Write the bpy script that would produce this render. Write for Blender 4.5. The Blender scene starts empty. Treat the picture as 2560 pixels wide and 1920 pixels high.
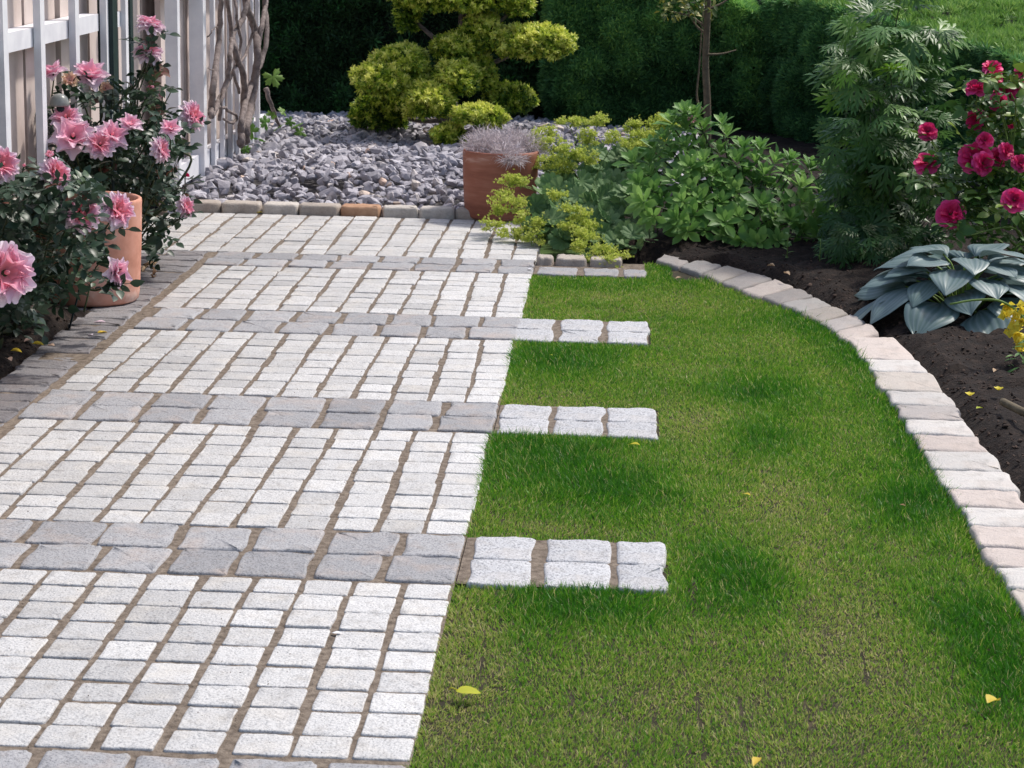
import bpy, math, random
import numpy as np
from mathutils import Vector, Matrix
rnd = random.Random(7)
rng = np.random.default_rng(11)
S = bpy.context.scene
C = S.collection
# ------------------------------------------------------------------ camera, sky, sun, exposure
FPX, YAW, PIT, ROL = 5400.0, -0.0470767, 0.2209950, 0.0208457
CAM = np.array([0.307934, -3.278570, 1.372499])
_rt0 = np.array([math.cos(YAW), -math.sin(YAW), 0.0])
FW = np.array([math.sin(YAW)*math.cos(PIT), math.cos(YAW)*math.cos(PIT), -math.sin(PIT)])
_up0 = np.cross(_rt0, FW)
RT = math.cos(ROL)*_rt0 + math.sin(ROL)*_up0
UP = -math.sin(ROL)*_rt0 + math.cos(ROL)*_up0
cd = bpy.data.cameras.new('camera'); cam = bpy.data.objects.new('camera', cd); C.objects.link(cam)
cam.matrix_world = Matrix(((RT[0], UP[0], -FW[0], CAM[0]), (RT[1], UP[1], -FW[1], CAM[1]), (RT[2], UP[2], -FW[2], CAM[2]), (0, 0, 0, 1)))
cd.sensor_width = 36; cd.lens = FPX*36/2560; cd.clip_start = 0.1; cd.clip_end = 2000
S.camera = cam
cd.dof.use_dof = True; cd.dof.focus_distance = 6.0; cd.dof.aperture_fstop = 22.0
W = bpy.data.worlds.new('World'); S.world = W; W.use_nodes = True
nt = W.node_tree; nt.nodes.clear()
sky = nt.nodes.new('ShaderNodeTexSky'); sky.sky_type = 'NISHITA'; sky.sun_disc = False
SUN_DIR = Vector((0.62, 0.50, 1.15)).normalized()          # towards the sun
sky.sun_elevation = math.asin(SUN_DIR.z); sky.sun_rotation = math.atan2(SUN_DIR.x, SUN_DIR.y)
sky.air_density = 1.0; sky.dust_density = 3.0; sky.ozone_density = 1.0
bg = nt.nodes.new('ShaderNodeBackground'); bg.inputs[1].default_value = 0.15
wo = nt.nodes.new('ShaderNodeOutputWorld'); nt.links.new(sky.outputs[0], bg.inputs[0]); nt.links.new(bg.outputs[0], wo.inputs[0])
sd = bpy.data.lights.new('sun', 'SUN'); sd.energy = 3.0; sd.angle = math.radians(5); sd.color = (1.0, 0.95, 0.88)
so = bpy.data.objects.new('sun', sd); C.objects.link(so); so.location = (5, 5, 10)
so.rotation_euler = SUN_DIR.to_track_quat('Z', 'Y').to_euler()
S.view_settings.view_transform = 'Standard'; S.view_settings.look = 'None'; S.view_settings.exposure = 0.25; S.view_settings.gamma = 1
S.render.engine = 'CYCLES'

# ------------------------------------------------------------------ helpers
def ray(x, y):
    x *= 2560/2212; y *= 2560/2212
    return FW + RT*(x-1280)/FPX + UP*(960-y)/FPX
def at(x, y, z=0.0):
    d = ray(x, y); return CAM + d*((z-CAM[2])/d[2])
def atY(x, y, Y):
    d = ray(x, y); return CAM + d*((Y-CAM[1])/d[1])
def atX(x, y, X):
    d = ray(x, y); return CAM + d*((X-CAM[0])/d[0])
def depth(p): return float((np.array(p)-CAM) @ FW)
def px2m(px, p): return px*(2560/2212)*depth(p)/FPX
def vnoise(x, y, sc, seed=0):
    x = np.asarray(x, float)*sc+seed*17.3; y = np.asarray(y, float)*sc+seed*5.7
    xi = np.floor(x); yi = np.floor(y); fx = x-xi; fy = y-yi
    fx = fx*fx*(3-2*fx); fy = fy*fy*(3-2*fy)
    def h(a, b):
        v = np.sin(a*127.1+b*311.7+seed*74.7)*43758.5453
        return v-np.floor(v)
    return (h(xi, yi)*(1-fx)+h(xi+1, yi)*fx)*(1-fy)+(h(xi, yi+1)*(1-fx)+h(xi+1, yi+1)*fx)*fy
def nrm(a): return a/np.maximum(np.linalg.norm(a, axis=-1, keepdims=True), 1e-9)
def frames(pos, d, n, scale):
    """matrices: local +Y -> d, local +Z ~ n"""
    d = nrm(np.asarray(d, float)); n = np.asarray(n, float)
    x = nrm(np.cross(d, n)); z = np.cross(x, d)
    N = len(d); M = np.zeros((N, 4, 4)); sc = np.asarray(scale, float)
    if sc.ndim == 1: sc = np.repeat(sc[:, None], 3, 1)
    M[:, :3, 0] = x*sc[:, 0:1]; M[:, :3, 1] = d*sc[:, 1:2]; M[:, :3, 2] = z*sc[:, 2:3]; M[:, :3, 3] = pos; M[:, 3, 3] = 1
    return M
class Tpl:
    def __init__(s, V, F, w=None):
        s.V = np.asarray(V, float); s.F = [tuple(f) for f in F]
        s.sizes = np.array([len(f) for f in s.F]); s.loops = np.array([i for f in s.F for i in f])
        s.w = np.zeros(len(s.V)) if w is None else np.asarray(w, float)
def merge(items):
    V = []; F = []; w = []; o = 0
    for t, M, dw in items:
        M = np.array(M); V.append(t.V @ M[:3, :3].T + M[:3, 3]); F += [tuple(i+o for i in f) for f in t.F]; w.append(t.w+dw); o += len(t.V)
    return Tpl(np.concatenate(V), F, np.concatenate(w))
class Batch:
    def __init__(s): s.V = []; s.L = []; s.Z = []; s.A = []; s.n = 0
    def add(s, t, M, var=0.5):
        M = np.asarray(M); 
        if M.ndim == 2: M = M[None]
        N = len(M); n = len(t.V)
        if N == 0: return s
        v = np.einsum('nij,kj->nki', M[:, :3, :3], t.V)+M[:, None, :3, 3]
        s.V.append(v.reshape(-1, 3))
        s.L.append((t.loops[None, :]+(np.arange(N)*n)[:, None]+s.n).ravel()); s.Z.append(np.tile(t.sizes, N))
        var = np.broadcast_to(np.asarray(var, float), (N,))
        s.A.append((var[:, None]+t.w[None, :]).ravel()); s.n += N*n
        return s
    def raw(s, V, F, var=0.5): return s.add(Tpl(V, F), np.eye(4), var)
    def mesh(s, name, mat, smooth=True, off=(0, 0, 0)):
        V = np.concatenate(s.V)-np.array(off); L = np.concatenate(s.L); Z = np.concatenate(s.Z); A = np.concatenate(s.A)
        me = bpy.data.meshes.new(name)
        me.vertices.add(len(V)); me.vertices.foreach_set('co', V.astype(np.float32).ravel())
        me.loops.add(len(L)); me.loops.foreach_set('vertex_index', L.astype(np.int32))
        me.polygons.add(len(Z)); st = np.concatenate([[0], np.cumsum(Z)[:-1]])
        me.polygons.foreach_set('loop_start', st.astype(np.int32)); me.polygons.foreach_set('loop_total', Z.astype(np.int32))
        me.polygons.foreach_set('use_smooth', np.full(len(Z), smooth))
        at_ = me.attributes.new('var', 'FLOAT', 'POINT'); at_.data.foreach_set('value', A.astype(np.float32))
        me.materials.append(mat); me.update(calc_edges=True); me.validate()
        return me
LOC = {}
def thing(name, label, cat, loc=(0, 0, 0), group=None):
    o = bpy.data.objects.new(name, None); C.objects.link(o); o.location = loc; o.empty_display_size = 0.1
    LOC[o.name] = np.array(loc, float); tag(o, label, cat, group); return o
def tag(o, label=None, cat=None, group=None, kind=None):
    if label: o['label'] = label
    if cat: o['category'] = cat
    if group: o['group'] = group
    if kind: o['kind'] = kind
    return o
def obj(name, b, mat, parent=None, loc=None, smooth=True):
    """links ONE mesh object; mesh coordinates are given in world space"""
    if parent is not None:
        base = LOC[parent.name]; me = b.mesh(name, mat, smooth, base)
        o = bpy.data.objects.new(name, me); C.objects.link(o); o.parent = parent; LOC[o.name] = base
    else:
        loc = np.array(loc if loc is not None else (0, 0, 0), float)
        me = b.mesh(name, mat, smooth, loc); o = bpy.data.objects.new(name, me); C.objects.link(o); o.location = loc; LOC[o.name] = loc
    return o
def structure(name, b, mat, smooth=True): return tag(obj(name, b, mat, smooth=smooth), kind='structure')

def catmull(P, n=8):
    P = np.asarray(P, float); Q = np.concatenate([[2*P[0]-P[1]], P, [2*P[-1]-P[-2]]]); out = []
    for i in range(1, len(Q)-2):
        for k in range(n):
            t = k/n; a, b, c, d = Q[i-1], Q[i], Q[i+1], Q[i+2]
            out.append(.5*((2*b)+(-a+c)*t+(2*a-5*b+4*c-d)*t*t+(-a+3*b-3*c+d)*t**3))
    out.append(P[-1]); return np.array(out)
def tube(P, R, seg=6):
    P = np.asarray(P, float); n = len(P); R = np.broadcast_to(np.asarray(R, float), (n,)) if np.ndim(R) else np.full(n, R)
    T = nrm(np.gradient(P, axis=0)); V = []; u = np.cross(T[0], [0.3, 0.5, 0.8]); u /= np.linalg.norm(u)
    for i in range(n):
        u = u-T[i]*(u@T[i]); u /= np.linalg.norm(u)+1e-9; w = np.cross(T[i], u)
        for k in range(seg):
            a = 2*math.pi*k/seg; V.append(P[i]+R[i]*(math.cos(a)*u+math.sin(a)*w))
    F = [(i*seg+k, i*seg+(k+1) % seg, (i+1)*seg+(k+1) % seg, (i+1)*seg+k) for i in range(n-1) for k in range(seg)]
    F.append(tuple(range(seg))[::-1]); F.append(tuple((n-1)*seg+k for k in range(seg)))
    return Tpl(V, F)
I4 = np.eye(4)
def boxT(x0, x1, y0, y1, z0, z1):
    V = [(x, y, z) for z in (z0, z1) for y in (y0, y1) for x in (x0, x1)]
    return Tpl(V, [(0, 2, 3, 1), (4, 5, 7, 6), (0, 1, 5, 4), (2, 6, 7, 3), (0, 4, 6, 2), (1, 3, 7, 5)])
def lathe(prof, seg=48):
    V = []; n = len(prof)
    for r, z in prof:
        for k in range(seg):
            a = 2*math.pi*k/seg; V.append((r*math.cos(a), r*math.sin(a), z))
    F = [(i*seg+k, i*seg+(k+1) % seg, (i+1)*seg+(k+1) % seg, (i+1)*seg+k) for i in range(n-1) for k in range(seg)]
    return Tpl(V, F)
def trans(x, y, z, s=1.0, rz=0.0):
    M = np.eye(4); c, q = math.cos(rz), math.sin(rz)
    M[:3, :3] = np.array([[c, -q, 0], [q, c, 0], [0, 0, 1]])*s; M[:3, 3] = (x, y, z); return M
def leaf(L=1., Wd=.5, n=4, fold=.12, bend=.25, peak=.45, wavy=0., tipw=.02):
    """leaf along +Y, normal +Z, widest at peak"""
    V = []; F = []; w = []
    for i in range(n+1):
        t = i/n
        q = t/peak if t < peak else (1-t)/(1-peak)
        hw = max(Wd*.5*math.sin(min(q, 1)*math.pi/2)**.9, tipw*Wd if i else .04*Wd)
        z = -bend*L*t*t; yy = L*(t-bend*bend*t*t*t*.6)
        wv = wavy*L*math.sin(t*9)
        V += [(-hw, yy, z+fold*hw*2+wv), (0, yy, z), (hw, yy, z+fold*hw*2-wv)]; w += [.04, -.04, .04]
    for i in range(n):
        a = 3*i; F += [(a, a+1, a+4, a+3), (a+1, a+2, a+5, a+4)]
    return Tpl(V, F, w)
def rotm(ax, a):
    return np.array(Matrix.Rotation(a, 4, ax))

# ------------------------------------------------------------------ materials
def mat(name):
    m = bpy.data.materials.new(name); m.use_nodes = True; t = m.node_tree; t.nodes.clear()
    o = t.nodes.new('ShaderNodeOutputMaterial'); p = t.nodes.new('ShaderNodeBsdfPrincipled'); t.links.new(p.outputs[0], o.inputs[0])
    return m, t, p, o
def ramp(t, fac, cols):
    r = t.nodes.new('ShaderNodeValToRGB'); e = r.color_ramp.elements
    while len(e) < len(cols): e.new(.5)
    for i, (pos, c) in enumerate(cols): e[i].position = pos; e[i].color = (*c, 1)
    t.links.new(fac, r.inputs[0]); return r.outputs[0]
def var(t):
    a = t.nodes.new('ShaderNodeAttribute'); a.attribute_name = 'var'; return a.outputs['Fac']
def noise(t, sc, det=3, rough=.6, typ='noise'):
    tc = t.nodes.new('ShaderNodeTexCoord')
    n = t.nodes.new('ShaderNodeTexNoise'); n.inputs['Scale'].default_value = sc; n.inputs['Detail'].default_value = det; n.inputs['Roughness'].default_value = rough
    t.links.new(tc.outputs['Object'], n.inputs['Vector']); return n.outputs['Fac']
def mth(t, op, a, b=None, clamp=False):
    m = t.nodes.new('ShaderNodeMath'); m.operation = op; m.use_clamp = clamp
    for i, v in enumerate((a, b)):
        if v is None: continue
        if isinstance(v, (int, float)): m.inputs[i].default_value = v
        else: t.links.new(v, m.inputs[i])
    return m.outputs[0]
def mixc(t, fac, a, b, mode='MIX'):
    m = t.nodes.new('ShaderNodeMix'); m.data_type = 'RGBA'; m.blend_type = mode
    for i, v in ((0, fac), (6, a), (7, b)):
        if isinstance(v, (int, float)): m.inputs[i].default_value = v
        elif isinstance(v, tuple): m.inputs[i].default_value = (*v, 1)
        else: t.links.new(v, m.inputs[i])
    return m.outputs[2]
def bump(t, p, h, st=.3, dist=.003):
    b = t.nodes.new('ShaderNodeBump'); b.inputs['Strength'].default_value = st; b.inputs['Distance'].default_value = dist
    t.links.new(h, b.inputs['Height']); t.links.new(b.outputs[0], p.inputs['Normal'])
def leafmat(name, cols, rough=.5, transl=.25, spec=.4, nsc=25, namp=.25):
    m, t, p, o = mat(name)
    f = mth(t, 'ADD', var(t), mth(t, 'MULTIPLY', mth(t, 'SUBTRACT', noise(t, nsc), .5), namp))
    c = ramp(t, f, cols); t.links.new(c, p.inputs['Base Color'])
    p.inputs['Roughness'].default_value = rough; p.inputs['Specular IOR Level'].default_value = spec
    if transl:
        tr = t.nodes.new('ShaderNodeBsdfTranslucent'); t.links.new(c, tr.inputs[0])
        mx = t.nodes.new('ShaderNodeMixShader'); mx.inputs[0].default_value = transl
        t.links.new(p.outputs[0], mx.inputs[1]); t.links.new(tr.outputs[0], mx.inputs[2]); t.links.new(mx.outputs[0], o.inputs[0])
    return m
def granite(name, lo, hi, spk=.35, rough=.75, tint=(.5, .36, .27), sc=330):
    m, t, p, o = mat(name)
    base = ramp(t, var(t), [(0, lo), (1, hi)])
    sp = noise(t, sc, 2, .7); sp = ramp(t, sp, [(.36, (.35, .35, .37)), (.48, (.95, .95, .95)), (.62, (1.0, 1.0, 1.0)), (.72, (1.12, 1.12, 1.12))])
    c = mixc(t, spk*2, base, sp, 'MULTIPLY')
    big = noise(t, 9, 4); c = mixc(t, mth(t, 'MULTIPLY', ramp(t, big, [(.5, (0, 0, 0)), (.75, (1, 1, 1))]), .35), c, tint)
    dirt = noise(t, 26, 6, .7); c = mixc(t, mth(t, 'MULTIPLY', ramp(t, dirt, [(.52, (0, 0, 0)), (.72, (1, 1, 1))]), .45), c, (.20, .175, .15))
    t.links.new(c, p.inputs['Base Color']); p.inputs['Roughness'].default_value = rough
    h = mth(t, 'ADD', mth(t, 'MULTIPLY', noise(t, 180, 3), .4), noise(t, 45, 4)); bump(t, p, h, .6, .005)
    return m
def simple(name, cols, sc=20, rough=.7, st=.3, dist=.003, spec=.3, det=4, addvar=0.0):
    m, t, p, o = mat(name); n = noise(t, sc, det)
    f = n if not addvar else mth(t, 'ADD', mth(t, 'MULTIPLY', n, 1-addvar), mth(t, 'MULTIPLY', var(t), addvar))
    t.links.new(ramp(t, f, cols), p.inputs['Base Color']); p.inputs['Roughness'].default_value = rough; p.inputs['Specular IOR Level'].default_value = spec
    bump(t, p, noise(t, sc*3, 5), st, dist); return m

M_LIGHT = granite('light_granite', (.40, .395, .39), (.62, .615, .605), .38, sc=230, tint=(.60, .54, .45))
M_DARK = granite('grey_granite', (.265, .265, .275), (.385, .385, .395), .42, sc=230)
M_BORDER = granite('dark_border_granite', (.15, .14, .145), (.31, .30, .305), .42, sc=230, tint=(.20, .15, .13))
M_STUB = granite('pale_grey_granite', (.42, .425, .44), (.56, .565, .58), .5, sc=230, tint=(.62, .56, .5))
M_EDGE = granite('edging_stone', (.30, .27, .25), (.55, .47, .41), .15, tint=(.58, .42, .33))
M_KERB = granite('kerb_stone', (.32, .27, .23), (.50, .45, .39), .25, tint=(.30, .20, .14))
M_SAND = simple('joint_sand', [(.3, (.085, .065, .048)), (.5, (.17, .135, .105)), (.7, (.25, .205, .16))], 60, .95, .8, .004)
M_SOIL = simple('soil', [(.3, (.007, .004, .003)), (.55, (.019, .012, .009)), (.75, (.042, .027, .020))], 28, .95, 1., .012)
M_CLOD = simple('soil_clod', [(.3, (.014, .009, .007)), (.7, (.085, .056, .042))], 40, .95, .6, .004, addvar=.4)
M_GROUND = simple('ground', [(.3, (.04, .08, .018)), (.7, (.10, .17, .04))], 8, .95, .5, .02)
M_LAWN = simple('lawn_ground', [(.3, (.02, .017, .010)), (.6, (.045, .038, .020)), (.8, (.10, .075, .045))], 25, .95, .8, .006)
M_GRASS = leafmat('grass', [(0, (.035, .165, .010)), (.22, (.075, .26, .014)), (.5, (.21, .40, .034)), (.8, (.43, .47, .11)), (1, (.62, .53, .28))], .45, .45, .4, 60, .2)
M_GRAVEL = None
def gravelmat():
    m, t, p, o = mat('gravel')
    c = ramp(t, var(t), [(0, (.15, .145, .165)), (.4, (.31, .295, .33)), (.8, (.52, .50, .54)), (.93, (.55, .48, .42)), (1, (.60, .42, .33))])
    n = noise(t, 60, 4); c = mixc(t, .5, c, ramp(t, n, [(.3, (.6, .6, .6)), (.7, (1.2, 1.2, 1.2))]), 'MULTIPLY')
    t.links.new(c, p.inputs['Base Color']); p.inputs['Roughness'].default_value = .8; bump(t, p, noise(t, 120, 4), .5, .003); return m
M_GRAVEL = gravelmat()
M_TERRA1 = simple('pink_terracotta', [(.28, (.42, .17, .11)), (.45, (.58, .27, .19)), (.58, (.63, .32, .24)), (.70, (.74, .52, .43))], 9, .8, .3, .002, det=8)
def terra2():
    m, t, p, o = mat('brown_terracotta')
    tc = t.nodes.new('ShaderNodeTexCoord'); mp = t.nodes.new('ShaderNodeMapping'); mp.inputs['Scale'].default_value = (3, 3, 18); mp.inputs['Rotation'].default_value = (0, .22, 0)
    t.links.new(tc.outputs['Object'], mp.inputs[0]); n = t.nodes.new('ShaderNodeTexNoise'); n.inputs['Scale'].default_value = 1.2; n.inputs['Detail'].default_value = 6; n.inputs['Roughness'].default_value = .65
    t.links.new(mp.outputs[0], n.inputs['Vector'])
    t.links.new(ramp(t, n.outputs['Fac'], [(.32, (.22, .070, .040)), (.50, (.30, .105, .062)), (.62, (.36, .15, .10)), (.72, (.50, .30, .24))]), p.inputs['Base Color'])
    p.inputs['Roughness'].default_value = .7; bump(t, p, noise(t, 90, 4), .2, .002); return m
M_TERRA2 = terra2()
M_WHITE = simple('white_paint', [(.3, (.66, .66, .70)), (.6, (.76, .76, .79)), (.85, (.80, .79, .80))], 12, .5, .1, .001)
M_BEIGE = simple('beige_board', [(.25, (.46, .37, .34)), (.5, (.58, .49, .45)), (.75, (.66, .57, .53))], 5, .7, .2, .002)
M_DGREEN = simple('dark_green_paint', [(.3, (.008, .022, .024)), (.7, (.016, .036, .038))], 20, .4, .1, .001)
M_BARK = simple('bark', [(.3, (.10, .078, .07)), (.5, (.19, .155, .145)), (.7, (.27, .225, .21))], 35, .9, .9, .006)
M_TRUNK = simple('young_bark', [(.3, (.07, .055, .035)), (.7, (.16, .13, .085))], 30, .9, .6, .003)
M_CANE = simple('green_cane', [(.3, (.030, .045, .018)), (.7, (.07, .085, .035))], 30, .6, .1, .001)
M_STEM = simple('stem', [(.3, (.12, .20, .04)), (.7, (.22, .32, .08))], 30, .6, .1, .001)
M_ROSELEAF = leafmat('rose_leaf', [(0, (.010, .026, .013)), (.4, (.022, .050, .026)), (.75, (.042, .080, .046)), (.93, (.055, .10, .03)), (1, (.14, .045, .03))], .42, .15, .45)
M_ROSELEAF2 = leafmat('red_rose_leaf', [(0, (.025, .065, .015)), (.5, (.07, .16, .03)), (1, (.20, .30, .045))], .4, .25, .4)
M_PINK = leafmat('pink_petal', [(0, (.93, .82, .89)), (.35, (.92, .66, .79)), (.7, (.92, .46, .59)), (1, (.93, .36, .40))], .55, .35, .2, 40, .1)
M_CREAM = leafmat('faded_petal', [(0, (.78, .62, .42)), (1, (.80, .45, .42))], .6, .25, .3)
M_RED = leafmat('crimson_petal', [(0, (.90, .09, .33)), (.5, (.80, .035, .20)), (1, (.58, .012, .09))], .5, .3, .3)
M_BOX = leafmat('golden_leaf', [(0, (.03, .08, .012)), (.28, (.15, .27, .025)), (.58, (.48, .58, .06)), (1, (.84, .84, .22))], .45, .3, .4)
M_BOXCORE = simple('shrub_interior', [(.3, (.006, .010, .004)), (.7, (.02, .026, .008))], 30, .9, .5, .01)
M_HEDGE1 = leafmat('conifer_needle', [(0, (.014, .032, .016)), (.6, (.045, .10, .038)), (1, (.07, .22, .055))], .6, .1, .25)
M_HEDGE2 = leafmat('yew_needle', [(0, (.040, .12, .045)), (.5, (.17, .38, .12)), (1, (.40, .66, .15))], .5, .3, .3)
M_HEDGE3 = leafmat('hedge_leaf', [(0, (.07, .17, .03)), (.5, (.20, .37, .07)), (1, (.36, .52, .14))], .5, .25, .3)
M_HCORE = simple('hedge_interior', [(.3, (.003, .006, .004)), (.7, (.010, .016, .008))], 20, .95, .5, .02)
M_ALCH = leafmat('lady_mantle_leaf', [(0, (.06, .13, .045)), (.5, (.13, .24, .085)), (1, (.24, .35, .15))], .6, .25, .3)
M_LIME = leafmat('lime_flower', [(0, (.34, .45, .06)), (.6, (.55, .62, .12)), (1, (.70, .72, .22))], .6, .4, .2)
M_SEDUM = leafmat('rosette_leaf', [(0, (.05, .15, .035)), (.5, (.155, .32, .07)), (1, (.31, .50, .14))], .5, .35, .35)
M_CUT = leafmat('cut_leaf', [(0, (.025, .08, .02)), (.5, (.085, .20, .045)), (.85, (.17, .31, .08)), (1, (.19, .38, .03))], .42, .3, .45)
M_HOSTA = leafmat('hosta_leaf', [(0, (.07, .14, .115)), (.5, (.155, .225, .225)), (1, (.26, .33, .34))], .42, .2, .45, 12, .5)
M_DRY = leafmat('dried_stem', [(0, (.34, .29, .30)), (.5, (.62, .55, .57)), (1, (.85, .78, .79))], .8, .2, .2)
M_YELLOW = leafmat('yellow_petal', [(0, (.75, .55, .03)), (1, (.85, .74, .10))], .5, .3, .2)
M_YLEAF = leafmat('yellow_leaf', [(0, (.34, .42, .02)), (.5, (.55, .52, .03)), (1, (.70, .48, .06))], .5, .3, .3)
M_BROWNLEAF = leafmat('brown_leaf', [(0, (.10, .055, .03)), (.5, (.28, .17, .09)), (1, (.45, .33, .22))], .8, .1, .2)
M_FRESH = leafmat('vine_leaf', [(0, (.06, .16, .025)), (1, (.15, .27, .05))], .5, .3, .3)
M_GLASS = simple('frosted_cap', [(.3, (.16, .17, .16)), (.7, (.30, .31, .29))], 20, .3, .1, .001)

# ------------------------------------------------------------------ ground, soil, lawn outline
g = Batch(); g.raw([(-60, -20, -.09), (60, -20, -.09), (60, 120, -.09), (-60, 120, -.09)], [(0, 1, 2, 3)]); structure('ground', g, M_GROUND)
INNER = [(1412, 566), (1500, 592), (1600, 632), (1700, 668), (1790, 715), (1850, 765), (1893, 825), (1932, 885), (1970, 945), (2003, 1003), (2042, 1062), (2080, 1122), (2112, 1182), (2150, 1240), (2195, 1305), (2240, 1385), (2300, 1480), (2380, 1600), (2480, 1760)]
OUTER = [(1432, 553), (1550, 574), (1680, 608), (1780, 655), (1862, 695), (1930, 745), (1985, 790), (2025, 850), (2065, 895), (2112, 955), (2155, 1010), (2190, 1060), (2225, 1125), (2270, 1190), (2310, 1250), (2355, 1330), (2410, 1420), (2490, 1540), (2600, 1700)]
INW = catmull([at(*p)[:2] for p in INNER], 6); OUTW = catmull([at(*p)[:2] for p in OUTER], 6)
def curve_x(CW, y):      # x of the curve at world y (curve is ordered with falling y)
    return np.interp(y, CW[::-1, 1], CW[::-1, 0])
YB = [0, .942944, 1.292598, 2.229049, 2.570711, 3.463134, 3.838378, 4.716346, 5.024618, 6.075323]
P = .105
def soilgrid(x0, x1, y0, y1, d, zf):
    xs = np.arange(x0, x1+d/2, d); ys = np.arange(y0, y1+d/2, d); X, Y = np.meshgrid(xs, ys); Z = zf(X, Y)
    n = len(xs); V = np.stack([X.ravel(), Y.ravel(), Z.ravel()], 1)
    i, j = np.meshgrid(np.arange(len(xs)-1), np.arange(len(ys)-1)); a = (j*n+i).ravel()
    return V, np.stack([a, a+1, a+n+1, a+n], 1).tolist()
def zsoilR(X, Y):
    ex = np.where(Y > 5.05, np.where(Y > 5.3, -.1, .45), curve_x(OUTW, Y))
    up = np.clip((X-ex+.02)/.10, 0, 1)
    return -.055+up*(.045+.035*vnoise(X, Y, 9, 1)+.022*vnoise(X, Y, 31, 2)+.010*vnoise(X, Y, 80, 3)+.03*np.clip(X-ex, 0, 1))
b = Batch(); V, F = soilgrid(.3, 4.2, -.6, 16, .03, zsoilR); b.raw(V, F); structure('soil_bed', b, M_SOIL)
def zsoilL(X, Y):
    up = np.clip((-1.43-X-.03*vnoise(X, Y, 8, 4))/.05, 0, 1)*np.where(Y < 3.75, 1, 0)
    return -.055+up*(.05+.03*vnoise(X, Y, 14, 5)+.015*vnoise(X, Y, 50, 6))
b = Batch(); V, F = soilgrid(-3.2, -1.2, -.6, 3.9, .025, zsoilL); b.raw(V, F); structure('soil_bed', b, M_SOIL)
# ------------------------------------------------------------------ rocks
def ico(sub=1):
    import bmesh
    bm = bmesh.new(); bmesh.ops.create_icosphere(bm, subdivisions=sub, radius=1); V = np.array([v.co[:] for v in bm.verts]); F = [[v.index for v in f.verts] for f in bm.faces]; bm.free(); return V, F
IV, IF = ico(2); IV1, IF1 = ico(1)
def rock(seed, cuts=14, depth_=.34):
    r = np.random.default_rng(seed); V = IV.copy()
    for _ in range(cuts):
        n = nrm(r.normal(size=3)); d = r.uniform(depth_, .72); s = V@n; V = V-np.outer(np.clip(s-d, 0, None), n)
    return Tpl(V, IF)
def rand_rot(N):
    q = nrm(rng.normal(size=(N, 4))); w, x, y, z = q.T; R = np.zeros((N, 3, 3))
    R[:, 0, 0] = 1-2*(y*y+z*z); R[:, 0, 1] = 2*(x*y-z*w); R[:, 0, 2] = 2*(x*z+y*w)
    R[:, 1, 0] = 2*(x*y+z*w); R[:, 1, 1] = 1-2*(x*x+z*z); R[:, 1, 2] = 2*(y*z-x*w)
    R[:, 2, 0] = 2*(x*z-y*w); R[:, 2, 1] = 2*(y*z+x*w); R[:, 2, 2] = 1-2*(x*x+y*y); return R
def scatter_rocks(b, pts, size, seedbase, varf, flat=.7, nv=7):
    N = len(pts); k = rng.integers(0, nv, N)
    R = rand_rot(N); tilt = np.zeros((N, 4, 4)); sc = np.stack([size*rng.uniform(.75, 1.3, N), size*rng.uniform(.6, 1.0, N), size*rng.uniform(.45, .8, N)], 1)
    A = R*sc[:, None, :]; A[:, 2, :] *= flat; tilt[:, :3, :3] = A; tilt[:, :3, 3] = pts; tilt[:, 3, 3] = 1
    for i in range(nv): b.add(rock(seedbase+i), tilt[k == i], varf[k == i])
# clods in the soil
N = 6500; y = rng.uniform(0, 6.5, N); x = curve_x(OUTW, y)+.01+rng.uniform(0, 1, N)**1.3*1.3; x = np.where(y > 5.05, rng.uniform(.5, 2.4, N), x)
xl = rng.uniform(-1.9, -1.44, 900); yl = rng.uniform(1.4, 3.7, 900)
b = Batch(); pts = np.stack([x, y, zsoilR(x, y)], 1); scatter_rocks(b, pts, rng.uniform(.003, .012, N)*np.where(rng.random(N) < .05, 1.6, 1), 100, rng.uniform(0, 1, N))
tag(obj('soil_clod', b, M_CLOD), kind='stuff')
b = Batch(); pts = np.stack([xl, yl, zsoilL(xl, yl)], 1); scatter_rocks(b, pts, rng.uniform(.004, .012, 900), 120, rng.uniform(0, 1, 900))
tag(obj('soil_clod', b, M_CLOD), kind='stuff')

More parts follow.
